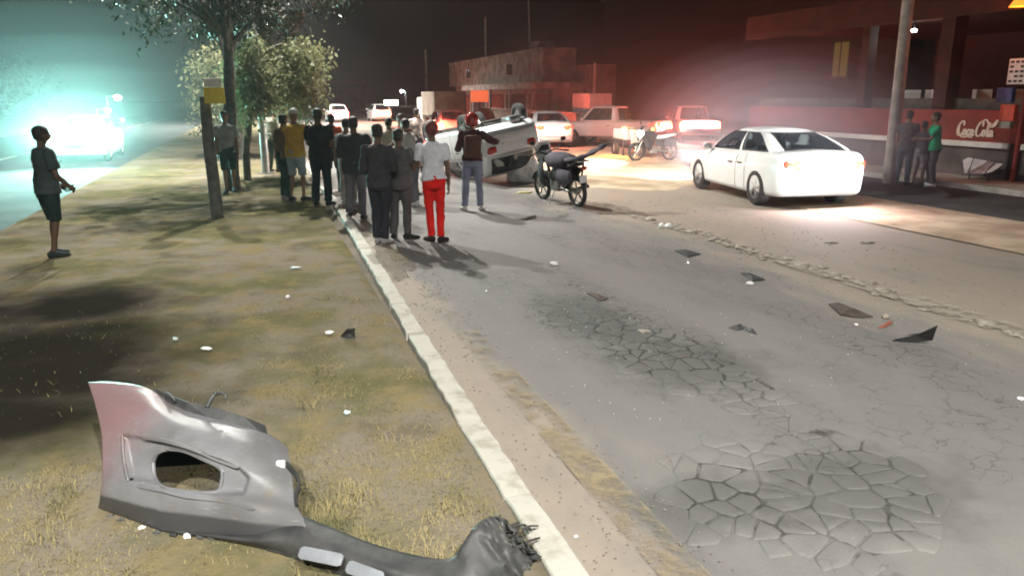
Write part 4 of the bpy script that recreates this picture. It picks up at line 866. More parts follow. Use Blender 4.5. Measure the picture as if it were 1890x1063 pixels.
# ---------------------------------------------------------------- motorcycles
M_blk = mat('black_plastic', (.022, .022, .024), (.04, .04, .04), rough=.6, ns=6, spec=.2); M_steel = mat('worn_steel', (.35, .33, .31), rough=.4, metal=.7); M_cloth = mat('dark_canvas', (.05, .045, .06), (.08, .07, .09), rough=.9)
def moto(label, loc, rz, lit=0, seatm=M_blk, group=None, board=True, lean=0, cargo=False):
    T = empty('motorcycle', loc, rz, label=label, cat='motorcycle', group=group); T.rotation_euler = (lean, 0, rz)
    for wx in (-.62, .64):
        w = empty('wheel', (wx, 0, .29)); w.parent = T
        bm = bmesh.new(); ca = [(.255 * math.cos(a), 0, .255 * math.sin(a)) for a in np.linspace(0, 2 * math.pi, 29)]; loft(bm, ca, [(.045, .038)] * 29, side=(0, 1, 0), n=8, cap=False); obj('tyre', bm, M_tyre, w, smooth=True)
        bm = bmesh.new(); ca = [(.215 * math.cos(a), 0, .215 * math.sin(a)) for a in np.linspace(0, 2 * math.pi, 29)]; loft(bm, ca, [(.022, .012)] * 29, side=(0, 1, 0), n=6, cap=False); cyl(bm, (0, -.06, 0), (0, .06, 0), .04, n=10)
        for i in range(5):
            a = i * 2 * math.pi / 5; loft(bm, [(.03 * math.cos(a), 0, .03 * math.sin(a)), (.21 * math.cos(a + .15), 0, .21 * math.sin(a + .15))], [(.014, .02), (.014, .016)], side=(0, 1, 0), n=6)
        obj('rim', bm, M_steel, w, smooth=True)
        bm = bmesh.new(); loft(bm, [(.31 * math.cos(a), 0, .31 * math.sin(a)) for a in np.linspace(R(20), R(150), 12)], [(.065, .008)] * 12, side=(0, 1, 0), n=8); obj('mudguard', bm, M_blk, w, smooth=True)
    bm = bmesh.new()
    for y in (-.07, .07):
        loft(bm, [(.64, y * 1.2, .29), (.50, y * 1.2, .62), (.40, y * 1.1, .86)], [.022] * 3, n=8); loft(bm, [(-.62, y * 1.4, .29), (-.15, y, .33), (.05, y, .30)], [.02] * 3, n=6)
    obj('fork', bm, M_steel, T, smooth=True)
    bm = bmesh.new(); loft(bm, [(.42, 0, .80), (.25, 0, .50), (.10, 0, .28), (-.25, 0, .30), (-.45, 0, .60), (-.75, 0, .70)], [.026] * 6, side=(0, 1, 0), n=8); loft(bm, [(.42, 0, .80), (.0, 0, .66), (-.45, 0, .62)], [.026] * 3, side=(0, 1, 0), n=8); obj('frame', bm, M_blk, T, smooth=True)
    bm = bmesh.new(); box(bm, (.03, 0, .36), (.30, .22, .22), bev=.04); cyl(bm, (.10, 0, .42), (.24, 0, .58), .085, .075, 12)
    for k in range(5): cyl(bm, (.12 + .025 * k, 0, .44 + .028 * k), (.127 + .025 * k, 0, .448 + .028 * k), .10, n=12)
    obj('engine', bm, M_steel, T, smooth=True)
    bm = bmesh.new(); loft(bm, crom([(.40, 0, .84), (.25, 0, .86), (.05, 0, .83), (-.12, 0, .74)], 4), [(.05, .05), (.09, .07), (.12, .09), (.13, .10), (.14, .11), (.145, .11), (.14, .11), (.135, .105), (.125, .10), (.11, .09), (.10, .08), (.09, .06), (.07, .04)], side=(0, 1, 0), n=14); obj('tank', bm, M_blk, T, smooth=True)
    bm = bmesh.new(); loft(bm, crom([(-.05, 0, .76), (-.3, 0, .76), (-.55, 0, .80), (-.82, 0, .84)], 3), [(.10, .05), (.13, .055), (.14, .06), (.14, .06), (.14, .06), (.14, .055), (.13, .055), (.12, .05), (.10, .045), (.07, .03)], side=(0, 1, 0), n=12); obj('seat', bm, seatm, T, smooth=True)
    bm = bmesh.new(); loft(bm, [(.30, -.36, .98), (.38, -.18, 1.02), (.41, 0, .94), (.38, .18, 1.02), (.30, .36, .98)], [.014] * 5, side=(0, 0, 1), n=8)
    for y in (-.36, .36): loft(bm, [(.30, y, .98), (.26, y * 1.25, .965)], [.02] * 2, n=8)
    hb = obj('handlebar', bm, M_blk, T, smooth=True); bm = bmesh.new()
    for s in (-1, 1): cyl(bm, (.34, s * .22, 1.0), (.30, s * .34, 1.18), .007, n=6); ell(bm, (.30, s * .36, 1.21), (.02, .065, .045))
    obj('mirror', bm, M_blk, hb, smooth=True)
    bm = bmesh.new(); ell(bm, (.50, 0, .88), (.10, .11, .12)); hl = obj('headlight', bm, emit('lit_cycle_lamp', (1, .95, .9), 30) if lit else M_hlamp, T, smooth=True)
    bm = bmesh.new(); loft(bm, [(.56, 0, .80), (.52, 0, .98), (.42, 0, 1.12)], [(.13, .02), (.15, .025), (.09, .01)], side=(0, 1, 0), n=12); obj('cowl', bm, M_blk, T, smooth=True)
    bm = bmesh.new(); loft(bm, crom([(.20, -.12, .40), (.15, -.14, .24), (-.2, -.15, .25), (-.75, -.17, .38)], 4), [.022] * 6 + [.035] * 7, side=(0, 1, 0), n=10); obj('exhaust', bm, M_chrome, T, smooth=True)
    bm = bmesh.new(); loft(bm, [(.0, .10, .28), (-.06, .32, .02)], [.013, .012], n=6); obj('side_stand', bm, M_steel, T, smooth=True)
    bm = bmesh.new()
    for s in (-1, 1): loft(bm, [(.02, s * .11, .62), (-.2, s * .13, .58), (-.45, s * .12, .64), (-.62, s * .10, .70)], [(.05, .10), (.05, .13), (.045, .10), (.03, .05)], side=(0, 1, 0), n=10)
    obj('side_cover', bm, M_blk, T, smooth=True)
    for s in (-1, 1):
        bm = bmesh.new(); loft(bm, crom([(.46, s * .10, .84), (.34, s * .20, .66), (.26, s * .22, .46), (.22, s * .16, .34)], 3), [(.03, .10), (.03, .13), (.03, .14), (.028, .13), (.028, .12), (.025, .11), (.025, .10), (.022, .08), (.02, .06), (.015, .03)], side=(0, 1, 0), n=10); obj('leg_shield', bm, M_blk, T, smooth=True)
    bm = bmesh.new(); loft(bm, [(-.30, .20, .62), (-.50, .22, .58), (-.72, .20, .60)], [(.06, .12), (.08, .16), (.05, .11)], side=(0, 1, 0), n=10); obj('pannier', bm, M_cloth, T, smooth=True)
    if cargo:
        bm = bmesh.new(); loft(bm, [(.24, 0, .84), (.12, 0, .86), (-.15, 0, .84), (-.42, 0, .83), (-.52, 0, .82)], [(.10, .08), (.21, .15), (.25, .18), (.23, .15), (.12, .08)], side=(0, 1, 0), n=16); cb = obj('cargo_bag', bm, M_cloth, T, smooth=True, ang=70)
        bm = bmesh.new(); loft(bm, [(.46, 0, .86), (.52, 0, 1.05), (.44, 0, 1.20)], [(.20, .03), (.19, .03), (.12, .015)], side=(0, 1, 0), n=14); obj('windshield', bm, P_grey, T, smooth=True)
    bm = bmesh.new(); ell(bm, (-.90, 0, .76), (.04, .07, .04)); obj('tail_light', bm, M_tail, T, smooth=True)
    bm = bmesh.new(); box(bm, (-.86, 0, .55), (.015, .16, .14), M=None, bev=.003); obj('number_plate', bm, M_plate, T)
    bm = bmesh.new()
    for s in (-1, 1): loft(bm, [(-.5, s * .13, .76), (-.8, s * .13, .88), (-1.0, s * .12, .90)], [.01] * 3, n=6)
    for x in (-.78, -.88, -.98): cyl(bm, (x, -.13, .895), (x, .13, .895), .009, n=6)
    obj('rack', bm, M_steel, T, smooth=True)
    if lit: light('headlight_beam', 'SPOT', (.66, 0, .88), lit, (1, .92, .8), T, aim=(1, 0, -.05), spot=120, blend=.8, size=.05)
    return T
gA = G(1078, 384); gB = G(995, 366); d = (gB - gA).normalized(); mid = (gA + gB) / 2
moto('black motorcycle parked on its side stand beside the crash', (mid.x, mid.y, 0.0), math.atan2(d.y, d.x), lean=R(-6), cargo=True)
# dark sheet folded over the motorcycle's tail
p0 = at_t(1050, 300, (gA.y + .1)); bd = empty('folded_tarpaulin', (gA.x, gA.y, .95), 0, label='stiff dark tarpaulin slanting up over the motorcycle tail', cat='tarpaulin')
bm = bmesh.new(); loft(bm, crom([(-.30, .05, -.05), (-.05, 0, .0), (.15, 0, .10), (.30, .02, .18)], 4), [(.10 + .06 * math.sin(i), .035 + .01 * math.sin(i * 2)) for i in range(13)], side=(.1, 1, 0), n=10); obj('sheet', bm, M_cloth, bd, smooth=True); bd.scale = (1.25, 1.25, 1.25)
bm = bmesh.new(); cyl(bm, (-.05, 0, -.35), (-.02, 0, 0), .015, n=6); obj('strap', bm, M_cloth, bd)
p = G(1205, 297); moto('motorcycle with pale front waiting beside the pale pickup', (p.x, p.y, 0), R(200), lit=3800, seatm=M_white)
p = at_t(403, 232, 44); moto('motorcycle with bright starry headlight seen past the near trunk', (p.x, p.y, 0), math.atan2(-p.y, -p.x), lit=900)
# cargo tricycle body beside that motorcycle
p = G(1190, 290); tc = empty('cargo_tricycle', (p.x, p.y, 0), R(10), label='small cargo tricycle with white front panel and lamp', cat='tricycle')
bm = bmesh.new(); box(bm, (-.2, .9, .75), (.95, 1.4, .35), bev=.03); obj('cargo_bed', bm, P_grey, tc); bm = bmesh.new(); box(bm, (-.2, .05, .65), (.6, .1, .5), bev=.04); obj('front_panel', bm, M_white, tc)
for x, y in ((-.7, 1.2), (.3, 1.2), (-.2, -.15)):
    w = empty('wheel', (x, y, .26)); w.parent = tc; w.rotation_euler.z = 0; w.scale = (.8, .8, .8)
    for nm, me in (('tyre', WM[0]), ('rim', WM[1])): link(bpy.data.objects.new(nm, me), w)
bm = bmesh.new(); ell(bm, (-.2, -.03, .85), (.1, .05, .1)); obj('headlight', bm, emit('tricycle_lamp', (1, .9, .8), 6), tc, smooth=True)
bm = bmesh.new(); box(bm, (-.2, .6, .45), (.12, 1.6, .1)); obj('chassis', bm, M_trim, tc)
bm = bmesh.new(); loft(bm, [(-.55, .2, 1.05), (-.2, .1, .98), (.15, .2, 1.05)], [.015] * 3, side=(0, 0, 1), n=6); cyl(bm, (-.2, .05, .5), (-.2, .1, .98), .02); obj('handlebar', bm, M_steel, tc, smooth=True)
# ================================================================== PEOPLE
def fabric(name, c, c2=None): return mat(name, c, c2 or tuple(x * .75 for x in c), rough=.92, ns=5, bs=14, bstr=.5, bd=.03, spec=.15)
SK = {'d': mat('dark_skin', (.11, .060, .038), (.09, .05, .032), rough=.55, ns=6), 'm': mat('brown_skin', (.24, .135, .085), (.20, .11, .07), rough=.55, ns=6)}
M_hair = mat('black_hair', (.015, .012, .010), (.03, .022, .018), rough=.6, ns=30, bs=60, bstr=.6); M_hairred = mat('reddish_hair', (.16, .035, .025), (.09, .02, .02), rough=.6, ns=30, bs=60, bstr=.6)
M_eye = mat('eye_white', (.7, .68, .65), rough=.3); FABS = {}
def fab(c):
    if c not in FABS: FABS[c] = fabric('cloth_%02d' % len(FABS), c)
    return FABS[c]
def remesh(o, vox, sm=4, fold=0):
    r = o.modifiers.new('r', 'REMESH'); r.mode = 'VOXEL'; r.voxel_size = vox; s = o.modifiers.new('s', 'SMOOTH'); s.iterations = sm; s.factor = .5
    ms = list(o.data.materials); bake(o)
    if fold:      # creases: a few crossing waves, warped, pushed along the normals
        me = o.data; n = len(me.vertices); co = np.empty(n * 3); nr = np.empty(n * 3); me.vertices.foreach_get('co', co); me.vertices.foreach_get('normal', nr); co = co.reshape(-1, 3); nr = nr.reshape(-1, 3); d = np.zeros(n)
        for q in range(9):
            kv = rng.normal(size=3) * np.array([1, 1, 1.5]) * (9 if q < 4 else 24); w = 1.0 if q < 4 else .5
            d += w * np.sin(co @ kv + rng.uniform(0, 6.3) + 1.6 * np.sin(co @ (rng.normal(size=3) * 7)))
        me.vertices.foreach_set('co', (co + nr * (d * fold * .30)[:, None]).ravel()); me.update()
    o.data.materials.clear()
    for m in ms: o.data.materials.append(m)
    o.data.shade_smooth(); return o
V = Vector
def person(label, loc, rz, h=1.72, skin='d', top=(.5, .5, .5), sleeve=.45, bottom=(.05, .05, .06), legs=1.0, shoes=(.03, .03, .03), hair='short', feet=((-.11, 0), (.11, .02)), toes=(12, -12),
           armL=((-.25, .05, -1), (-.05, .25, -1)), armR=((.25, .05, -1), (.05, .25, -1)), lean=(0, 0), head=(0, 0), wide=1.0, slim=1.0, hem=.86, baggy=1.0, group='onlookers standing at the crash', vox=.014, near=False, long_top=0, child=False):
    k = h / 1.75; T = empty('person', loc, rz, label=label, cat='person', group=group)
    P = lambda x, y, z: V((x, y, z)) * k
    lx, ly = lean; hip = P(sum(f[0] for f in feet) / 2 * .6, sum(f[1] for f in feet) / 2 * .5, .93)
    def tor(z):   # torso centre at height z
        t = (z - .93) / .52; return V((hip.x + lx * t * k, hip.y + ly * t * k + .015 * math.sin(max(0, min(1, t)) * 3.1) * k, z * k))
    wd = wide
    torso = [(.80, .155, .115), (.88, .172, .125), (.96, .168, .12), (1.06, .148 * slim, .108), (1.16, .15 * slim, .112), (1.27, .168, .12), (1.36, .172, .110), (1.415, .138, .090), (1.455, .088, .068)]
    sh = {-1: tor(1.375) + P(-.172 * wd, 0, 0), 1: tor(1.375) + P(.172 * wd, 0, 0)}
    arms = {}
    for s, a in ((-1, armL), (1, armR)):
        u, f = V(a[0]).normalized(), V(a[1]).normalized(); e = sh[s] + u * .29 * k; w = e + f * .255 * k; arms[s] = (sh[s], e, w, u, f)
    leg = {}
    for s, f in ((-1, feet[0]), (1, feet[1])):
        hj = hip + P(.09 * s, 0, -.03); an = P(f[0], f[1] - .03, .085); mid = hj.lerp(an, .49) + P(.0, .035 + .25 * max(0, .85 * k * 1.0 - (hj - an).length) , 0); leg[s] = (hj, mid, an)
    neck = tor(1.45); hc = tor(1.45) + P(head[0] * .08 + lx * .1, .02 + head[1] * .06 + ly * .1, .165)
    # --- continuous body
    bm = bmesh.new()
    loft(bm, [tor(z) for z, a, b in torso], [(a * wd * k * .95, b * k * .95) for z, a, b in torso], n=16)
    loft(bm, [neck - P(0, 0, .05), neck + P(0, .005, .05), hc - P(0, .0, .05)], [.062 * k, .054 * k, .058 * k], n=12)
    loft(bm, [hc + P(0, .01, -.115), hc + P(0, .012, -.095), hc + P(0, .006, -.05), hc + P(0, 0, 0), hc + P(0, -.005, .05), hc + P(0, -.008, .09), hc + P(0, -.01, .112)], [(.026 * k, .034 * k), (.048 * k, .066 * k), (.066 * k, .088 * k), (.075 * k, .098 * k), (.074 * k, .097 * k), (.055 * k, .074 * k), (.022 * k, .03 * k)], n=16)
    loft(bm, [hc + P(0, .098, .02), hc + P(0, .118, -.022), hc + P(0, .094, -.036)], [.011 * k, .018 * k, .012 * k], n=8)      # nose
    loft(bm, [hc + P(-.026, .088, -.062), hc + P(0, .098, -.060), hc + P(.026, .088, -.062)], [.007 * k, .011 * k, .007 * k], side=(0, 0, 1), n=6)   # lips
    loft(bm, [hc + P(-.05, .082, .032), hc + P(0, .096, .030), hc + P(.05, .082, .032)], [.010 * k] * 3, side=(0, 0, 1), n=6)     # brow
    for s in (-1, 1): ell(bm, hc + P(.078 * s, -.004, -.008), (.010 * k, .018 * k, .030 * k), u=8, v=6)
    for s in (-1, 1):
        a, e, w, u, f = arms[s]
        ell(bm, a, (.052 * k,) * 3, u=12, v=8); loft(bm, [a, a + u * .07 * k, a.lerp(e, .6), e, e.lerp(w, .35), w], [.052 * k, .050 * k, .042 * k, .037 * k, .039 * k, .026 * k], n=10)
        sd = V((0, 1, 0)) if abs(f.z) > .6 else V((0, 0, 1)); sd = (sd - f * sd.dot(f)).normalized()
        loft(bm, [w - f * .01 * k, w + f * .03 * k, w + f * .085 * k], [(.028 * k, .018 * k), (.040 * k, .016 * k), (.042 * k, .014 * k)], side=sd, n=10)
    for s in (-1, 1):
        a, m_, b = leg[s]; loft(bm, [a + P(0, 0, .06), a.lerp(m_, .35), a.lerp(m_, .8), m_, m_.lerp(b, .3), m_.lerp(b, .7), b], [r_ * k * min(1, slim) * .93 for r_ in (.092, .080, .058, .052, .054, .038, .034)], n=12)
        tw = R(toes[0 if s == -1 else 1]); d_ = V((-math.sin(tw), math.cos(tw), 0)); loft(bm, [b - d_ * .05 * k - P(0, 0, .05), b - P(0, 0, .045), b + d_ * .10 * k - P(0, 0, .058), b + d_ * .16 * k - P(0, 0, .066)], [(.03 * k, .026 * k), (.036 * k, .04 * k), (.042 * k, .024 * k), (.03 * k, .014 * k)], side=(d_.y, -d_.x, 0), n=10)
    bmesh.ops.recalc_face_normals(bm, faces=bm.faces); body = obj('body', bm, SK[skin], T); remesh(body, vox * .8 if near else vox, 3)
    # fingers rooted in the palm, added to the same mesh
    bm = bmesh.new(); bm.from_mesh(body.data)
    for s in (-1, 1):
        a, e, w, u, f = arms[s]; sd = V((0, 1, 0)) if abs(f.z) > .6 else V((0, 0, 1)); sd = (sd - f * sd.dot(f)).normalized(); pn = f.cross(sd) * s
        for q, ln in enumerate((.066, .076, .071, .056)):
            b0 = w + f * .075 * k + sd * (.030 - .020 * q) * k; ln *= k; c1 = b0 + f * ln * .45 - pn * ln * .05; c2 = b0 + f * ln * .8 - pn * ln * .25; c3 = b0 + f * ln * .98 - pn * ln * .5
            loft(bm, [b0, c1, c2, c3], [.0092 * k, .0088 * k, .0078 * k, .006 * k], n=7)
        b0 = w + f * .03 * k + sd * .03 * k; loft(bm, [b0, b0 + f * .028 * k + sd * .024 * k - pn * .008 * k, b0 + f * .058 * k + sd * .032 * k - pn * .018 * k], [.012 * k, .0105 * k, .008 * k], n=7)
    bm.to_mesh(body.data); bm.free(); body.data.shade_smooth()
    for s in (-1, 1): bm = bmesh.new(); ell(bm, hc + P(.031 * s, .083, .008), (.013 * k, .010 * k, .009 * k), u=8, v=6); obj('eye', bm, M_eye, T, smooth=True)
    # --- top
    bm = bmesh.new(); zs = [(z, a, b) for z, a, b in torso if z > hem] ; zs = [(hem, interp(hem, [(z, a) for z, a, b in torso]) + .008, interp(hem, [(z, b) for z, a, b in torso]) + .008)] + zs
    loft(bm, [tor(z) for z, a, b in zs], [((a * wd + .016 * baggy) * k, (b + .018 * baggy) * k) if z < 1.45 else ((.080 * k), .068 * k) for z, a, b in zs], n=18)
    for s in (-1, 1):
        a, e, w, u, f = arms[s]; full = sleeve > .6; g = .014 * baggy
        ell(bm, a, ((.055 + g) * k,) * 3, u=12, v=8); pts = [a, a + u * .05 * k, a.lerp(e, .6)] + ([e, e.lerp(w, .5), e.lerp(w, .93)] if full else [a.lerp(e, min(1, sleeve * 1.5))]); rd = [.050 + g, .058 + g, .050 + g * 1.1] + ([.047 + g, .044 + g, .034 + g] if full else [.052 + g * 1.3])
        loft(bm, pts, [r * k for r in rd], n=12)
    bmesh.ops.recalc_face_normals(bm, faces=bm.faces); o = obj('top', bm, fab(top), T); remesh(o, vox, 2, .013)
    # --- bottom
    bm = bmesh.new(); loft(bm, [tor(z) for z in (.80, .88, .96, 1.01)], [((x * wd + .010) * k, (y + .012) * k) for x, y in ((.15, .115), (.172, .128), (.165, .122), (.155, .115))], n=18)
    for s in (-1, 1):
        a, m_, b = leg[s]; g = .010 * baggy; F = [(0, .090), (.35, .086), (.8, .068), (1.0, .062)]
        pts = [a + P(-.012 * s, 0, .01)] + [a.lerp(m_, t) for t, r in F[1:]]; rd = [r + g for t, r in F]
        if legs >= 1: pts += [m_.lerp(b, .35), m_.lerp(b, .75), m_.lerp(b, .98)]; rd += [.062 + g, .050 + g * 1.4, .048 + g * 1.5]
        elif legs < .5: pts, rd = pts[:3], [rd[0] + .01, rd[1] + .015, rd[2] + .025]
        loft(bm, pts, [r * k * (slim if legs >= 1 else 1) for r in rd], n=12)
    bmesh.ops.recalc_face_normals(bm, faces=bm.faces); o = obj('shorts' if legs < 1 else 'trousers', bm, fab(bottom), T); remesh(o, vox, 1, .007)
    # --- shoes
    for s in (-1, 1):
        a, m_, b = leg[s]; tw = R(toes[0 if s == -1 else 1]); d_ = V((-math.sin(tw), math.cos(tw), 0)); z0 = b.copy(); z0.z = 0; bm = bmesh.new()
        loft(bm, [z0 - d_ * .075 * k + P(0, 0, .045), z0 - d_ * .05 * k + P(0, 0, .05), z0 + d_ * .02 * k + P(0, 0, .052), z0 + d_ * .10 * k + P(0, 0, .040), z0 + d_ * .17 * k + P(0, 0, .032), z0 + d_ * .20 * k + P(0, 0, .028)], [(.02 * k, .03 * k), (.036 * k, .045 * k), (.042 * k, .048 * k), (.046 * k, .036 * k), (.042 * k, .028 * k), (.02 * k, .015 * k)], side=(d_.y, -d_.x, 0), n=12)
        so = obj('shoe', bm, fab(shoes), T, smooth=True, ang=70)
    # --- hair or headgear
    bm = bmesh.new()
    if hair == 'helmet':
        loft(bm, [hc + P(0, -.005, -.10), hc + P(0, 0, -.05), hc + P(0, 0, .02), hc + P(0, -.005, .09), hc + P(0, -.01, .135), hc + P(0, -.01, .155)], [(.100 * k, .125 * k), (.120 * k, .145 * k), (.128 * k, .155 * k), (.112 * k, .136 * k), (.065 * k, .08 * k), (.02 * k, .025 * k)], n=20)
        o = obj('helmet', bm, M_helm, T, smooth=True, ang=70); bm = bmesh.new(); loft(bm, [hc + P(.10 * math.sin(a) * 1.27, .155 * math.cos(a), .01) for a in np.linspace(-1.1, 1.1, 9)], [(.045 * k, .006)] * 9, side=(0, 0, 1), n=8); obj('visor', bm, M_win, o, smooth=True)
    elif hair == 'cap':
        loft(bm, [hc + P(0, 0, .035), hc + P(0, -.002, .07), hc + P(0, -.006, .105), hc + P(0, -.01, .125)], [(.082 * k, .106 * k), (.080 * k, .103 * k), (.058 * k, .075 * k), (.02 * k, .025 * k)], n=16); loft(bm, [hc + P(0, .08, .045), hc + P(0, .13, .042), hc + P(0, .17, .034)], [(.07 * k, .008), (.065 * k, .007), (.03 * k, .005)], n=10); obj('cap', bm, fab((.60, .62, .64)), T, smooth=True, ang=60)
    else:
        m_ = M_hairred if hair in ('redbun', 'redcap') else M_hair
        if hair == 'hood':
            loft(bm, [hc + P(0, -.03, -.17), hc + P(0, -.02, -.10), hc + P(0, -.012, -.02), hc + P(0, -.015, .06), hc + P(0, -.018, .115), hc + P(0, -.02, .135)], [(.115 * k, .10 * k), (.100 * k, .108 * k), (.098 * k, .112 * k), (.088 * k, .102 * k), (.052 * k, .062 * k), (.02 * k, .02 * k)], n=16); obj('hood', bm, fab(top), T, smooth=True, ang=80)
        else:
            loft(bm, [hc + P(0, -.03, -.07), hc + P(0, -.022, -.03), hc + P(0, -.012, .03), hc + P(0, -.010, .075), hc + P(0, -.012, .108), hc + P(0, -.012, .126)], [(.062 * k, .06 * k), (.076 * k, .082 * k), (.084 * k, .100 * k), (.079 * k, .096 * k), (.052 * k, .062 * k), (.02 * k, .02 * k)], n=16)
            if hair in ('bun', 'redbun'): lump(bm, hc + P(0, -.10, .07), (.06 * k, .055 * k, .055 * k), 3, .12, 2)
            if hair == 'redcap' or hair == 'afro': lump(bm, hc + P(0, -.02, .04), (.105 * k, .12 * k, .11 * k), 5, .10, 2)
            if hair == 'long': loft(bm, [hc + P(0, -.06, .02), hc + P(0, -.09, -.08), hc + P(0, -.085, -.20), hc + P(0, -.08, -.27)], [(.07 * k, .03 * k), (.085 * k, .035 * k), (.075 * k, .03 * k), (.04 * k, .015 * k)], n=12)
            obj('hair', bm, m_, T, smooth=True, ang=80)
    return T, arms, k
M_helm = paint('red_helmet_shell', (.30, .02, .02), .15)
def stand(px, py, z=.0): p = at(px, py, z); p.z = z; return p
VG = .06
hang = ((-.12, .02, -1), (-.02, .16, -1)); hangR = ((.12, .02, -1), (.02, .16, -1))
phoneL = ((-.18, .25, -1), (.45, .95, .15)); phoneR = ((.18, .25, -1), (-.45, .95, .15))
person('person in tight red trousers and white tee with reddish hair', stand(803, 447), R(14), 1.72, 'd', (.66, .66, .72), .42, (.62, .015, .012), 1.0, (.03, .02, .02), 'redcap', feet=((-.045, .05), (.075, -.05)), toes=(25, -40), armL=phoneL, armR=((.16, -.05, -1), (.05, .12, -1)), lean=(-.02, 0), slim=.90, wide=1.0, hem=.92, near=True, vox=.012)
person('person in black hooded top and leggings with white soled shoes', stand(704, 450), R(-4), 1.70, 'd', (.045, .042, .048), .9, (.028, .026, .035), 1.0, (.35, .33, .33), 'bun', feet=((-.06, .03), (.07, -.03)), toes=(8, -30), armL=((-.2, .1, -1), (.2, .5, -.3)), armR=((.2, .1, -1), (-.35, .8, -.1)), hem=.84, slim=.95, near=True, vox=.012)
person('person in dark charcoal top and grey trousers behind the hooded one', stand(741, 442), R(-12), 1.62, 'd', (.075, .07, .072), .42, (.075, .068, .072), 1.0, (.02, .02, .02), 'short', feet=((-.12, 0), (.10, .05)), toes=(12, -60), armL=phoneL, armR=phoneR, hem=.80, baggy=1.3, vox=.012)
person('broad person in very dark wide jacket and grey trousers', stand(664, 405), R(5), 1.74, 'd', (.038, .040, .045), .9, (.12, .115, .13), 1.0, (.04, .04, .04), 'short', feet=((-.19, .18), (.06, 0)), armL=phoneL, armR=phoneR, wide=1.22, baggy=1.5, hem=.78, vox=.013)
person('tall person all in black standing on the kerb end', stand(594, 380, VG), R(-10), 1.80, 'd', (.022, .020, .024), .45, (.018, .022, .030), 1.0, (.03, .03, .03), 'short', feet=((-.10, 0), (.13, .05)), armL=phoneL, armR=((.22, .1, -1), (-.1, .5, -1)), wide=1.12, baggy=1.5, hem=.80, vox=.013)
person('person in mustard yellow tee, pale blue shorts and white cap', stand(551, 371, VG), R(-18), 1.78, 'm', (.56, .34, .06), .5, (.30, .36, .40), .5, (.04, .04, .04), 'cap', feet=((-.14, 0), (.12, .04)), armL=phoneL, armR=phoneR, wide=1.12, baggy=1.6, hem=.84, vox=.013)
person('person in brown top and dark green trousers left of the yellow tee', stand(533, 369, VG), R(-25), 1.68, 'd', (.16, .10, .07), .9, (.03, .055, .045), 1.0, (.30, .26, .26), 'short', feet=((-.10, 0), (.10, -.1)), armL=hang, armR=phoneR, vox=.014)
person('person in white and olive shirt at the far left of the crowd', stand(507, 318, VG), R(-30), 1.74, 'm', (.42, .40, .33), .45, (.05, .07, .05), 1.0, (.04, .04, .04), 'short', feet=((-.13, 0), (.12, .06)), armL=phoneL, armR=hangR, vox=.016)
T_, ar, kk = person('person in red crash helmet, maroon jacket and jeans, arm raised sideways', stand(873, 389), R(6), 1.76, 'm', (.085, .035, .04), .9, (.21, .22, .30), 1.0, (.62, .58, .52), 'helmet', feet=((-.15, 0), (.14, .02)), toes=(16, -16), armL=((-.30, .30, -1), (.1, 1, .15)), armR=((.85, .25, -.50), (.30, .9, .10)), hem=.90, near=True, vox=.013)
bm = bmesh.new(); box(bm, (0, -.20, 1.18), (.30, .13, .40), bev=.05); bp = obj('backpack', bm, fab((.11, .055, .04)), None, smooth=True, loc=T_.location, rot=T_.rotation_euler); tag(bp, 'brown backpack worn by the person in the red helmet', 'backpack')
bm = bmesh.new()
for s in (-.11, .11): loft(bm, crom([(s, -.15, 1.0), (s, -.14, 1.36), (s, -.02, 1.475), (s, .12, 1.38), (s, .145, 1.2)], 3), [(.022, .006)] * 13, n=6)
obj('strap', bm, fab((.05, .03, .03)), bp, smooth=True)
person('person in pale grey tee leaning forward behind the red trousers', stand(765, 380), R(60), 1.66, 'm', (.50, .49, .48), .42, (.16, .15, .17), 1.0, (.70, .70, .68), 'short', feet=((-.12, -.05), (.12, .06)), armL=((-.3, .8, -.6), (-.1, .8, -.5)), armR=((.3, .8, -.6), (.1, .8, -.5)), lean=(0, .14), vox=.014)
person('person in orange red top just right of the one in black', stand(618, 352, .005), R(10), 1.70, 'd', (.50, .10, .05), .45, (.05, .05, .06), .5, (.3, .3, .3), 'short', armL=phoneL, armR=phoneR, vox=.016)
person('person in white top deep in the crowd, feet in white trainers', stand(645, 378, .005), R(-5), 1.66, 'm', (.62, .62, .62), .45, (.50, .46, .42), 1.0, (.7, .7, .68), 'short', armL=hang, armR=phoneR, vox=.016)
person('person with reddish lit face behind the dark charcoal top', stand(743, 352, .005), R(190), 1.70, 'm', (.30, .13, .10), .45, (.07, .06, .07), 1.0, (.1, .1, .1), 'short', armL=hang, armR=phoneR, vox=.016)
person('person in beige top between the two dark jackets', stand(722, 356, .005), R(20), 1.62, 'm', (.48, .42, .34), .45, (.42, .36, .30), 1.0, (.1, .1, .1), 'bun', armL=phoneL, armR=hangR, vox=.016)
person('distant person in pale pinkish shirt over the crowd', stand(772, 318, .005), R(30), 1.76, 'm', (.62, .50, .46), .45, (.07, .06, .07), 1.0, (.1, .1, .1), 'short', armL=hang, armR=phoneR, vox=.018)
person('person in grey top and dark shorts walking beside the tree trunk', stand(427, 356, VG), R(-160), 1.72, 'm', (.30, .32, .30), .45, (.03, .05, .05), .5, (.06, .06, .06), 'short', feet=((-.07, -.18), (.09, .2)), group='people walking on the verge', armL=hang, armR=hangR, vox=.014)
person('person in shorts silhouetted in the glare of the headlights', stand(106, 474, VG), R(-35), 1.66, 'd', (.05, .065, .065), .45, (.02, .035, .035), .5, (.03, .04, .04), 'short', feet=((-.08, .05), (.07, -.04)), group='people walking on the verge', armL=((-.2, .1, -1), (.3, .6, -.5)), armR=((.2, .1, -1), (-.3, .6, -.5)), baggy=1.3, near=True, vox=.013)
PG = 'people standing by the red wall'
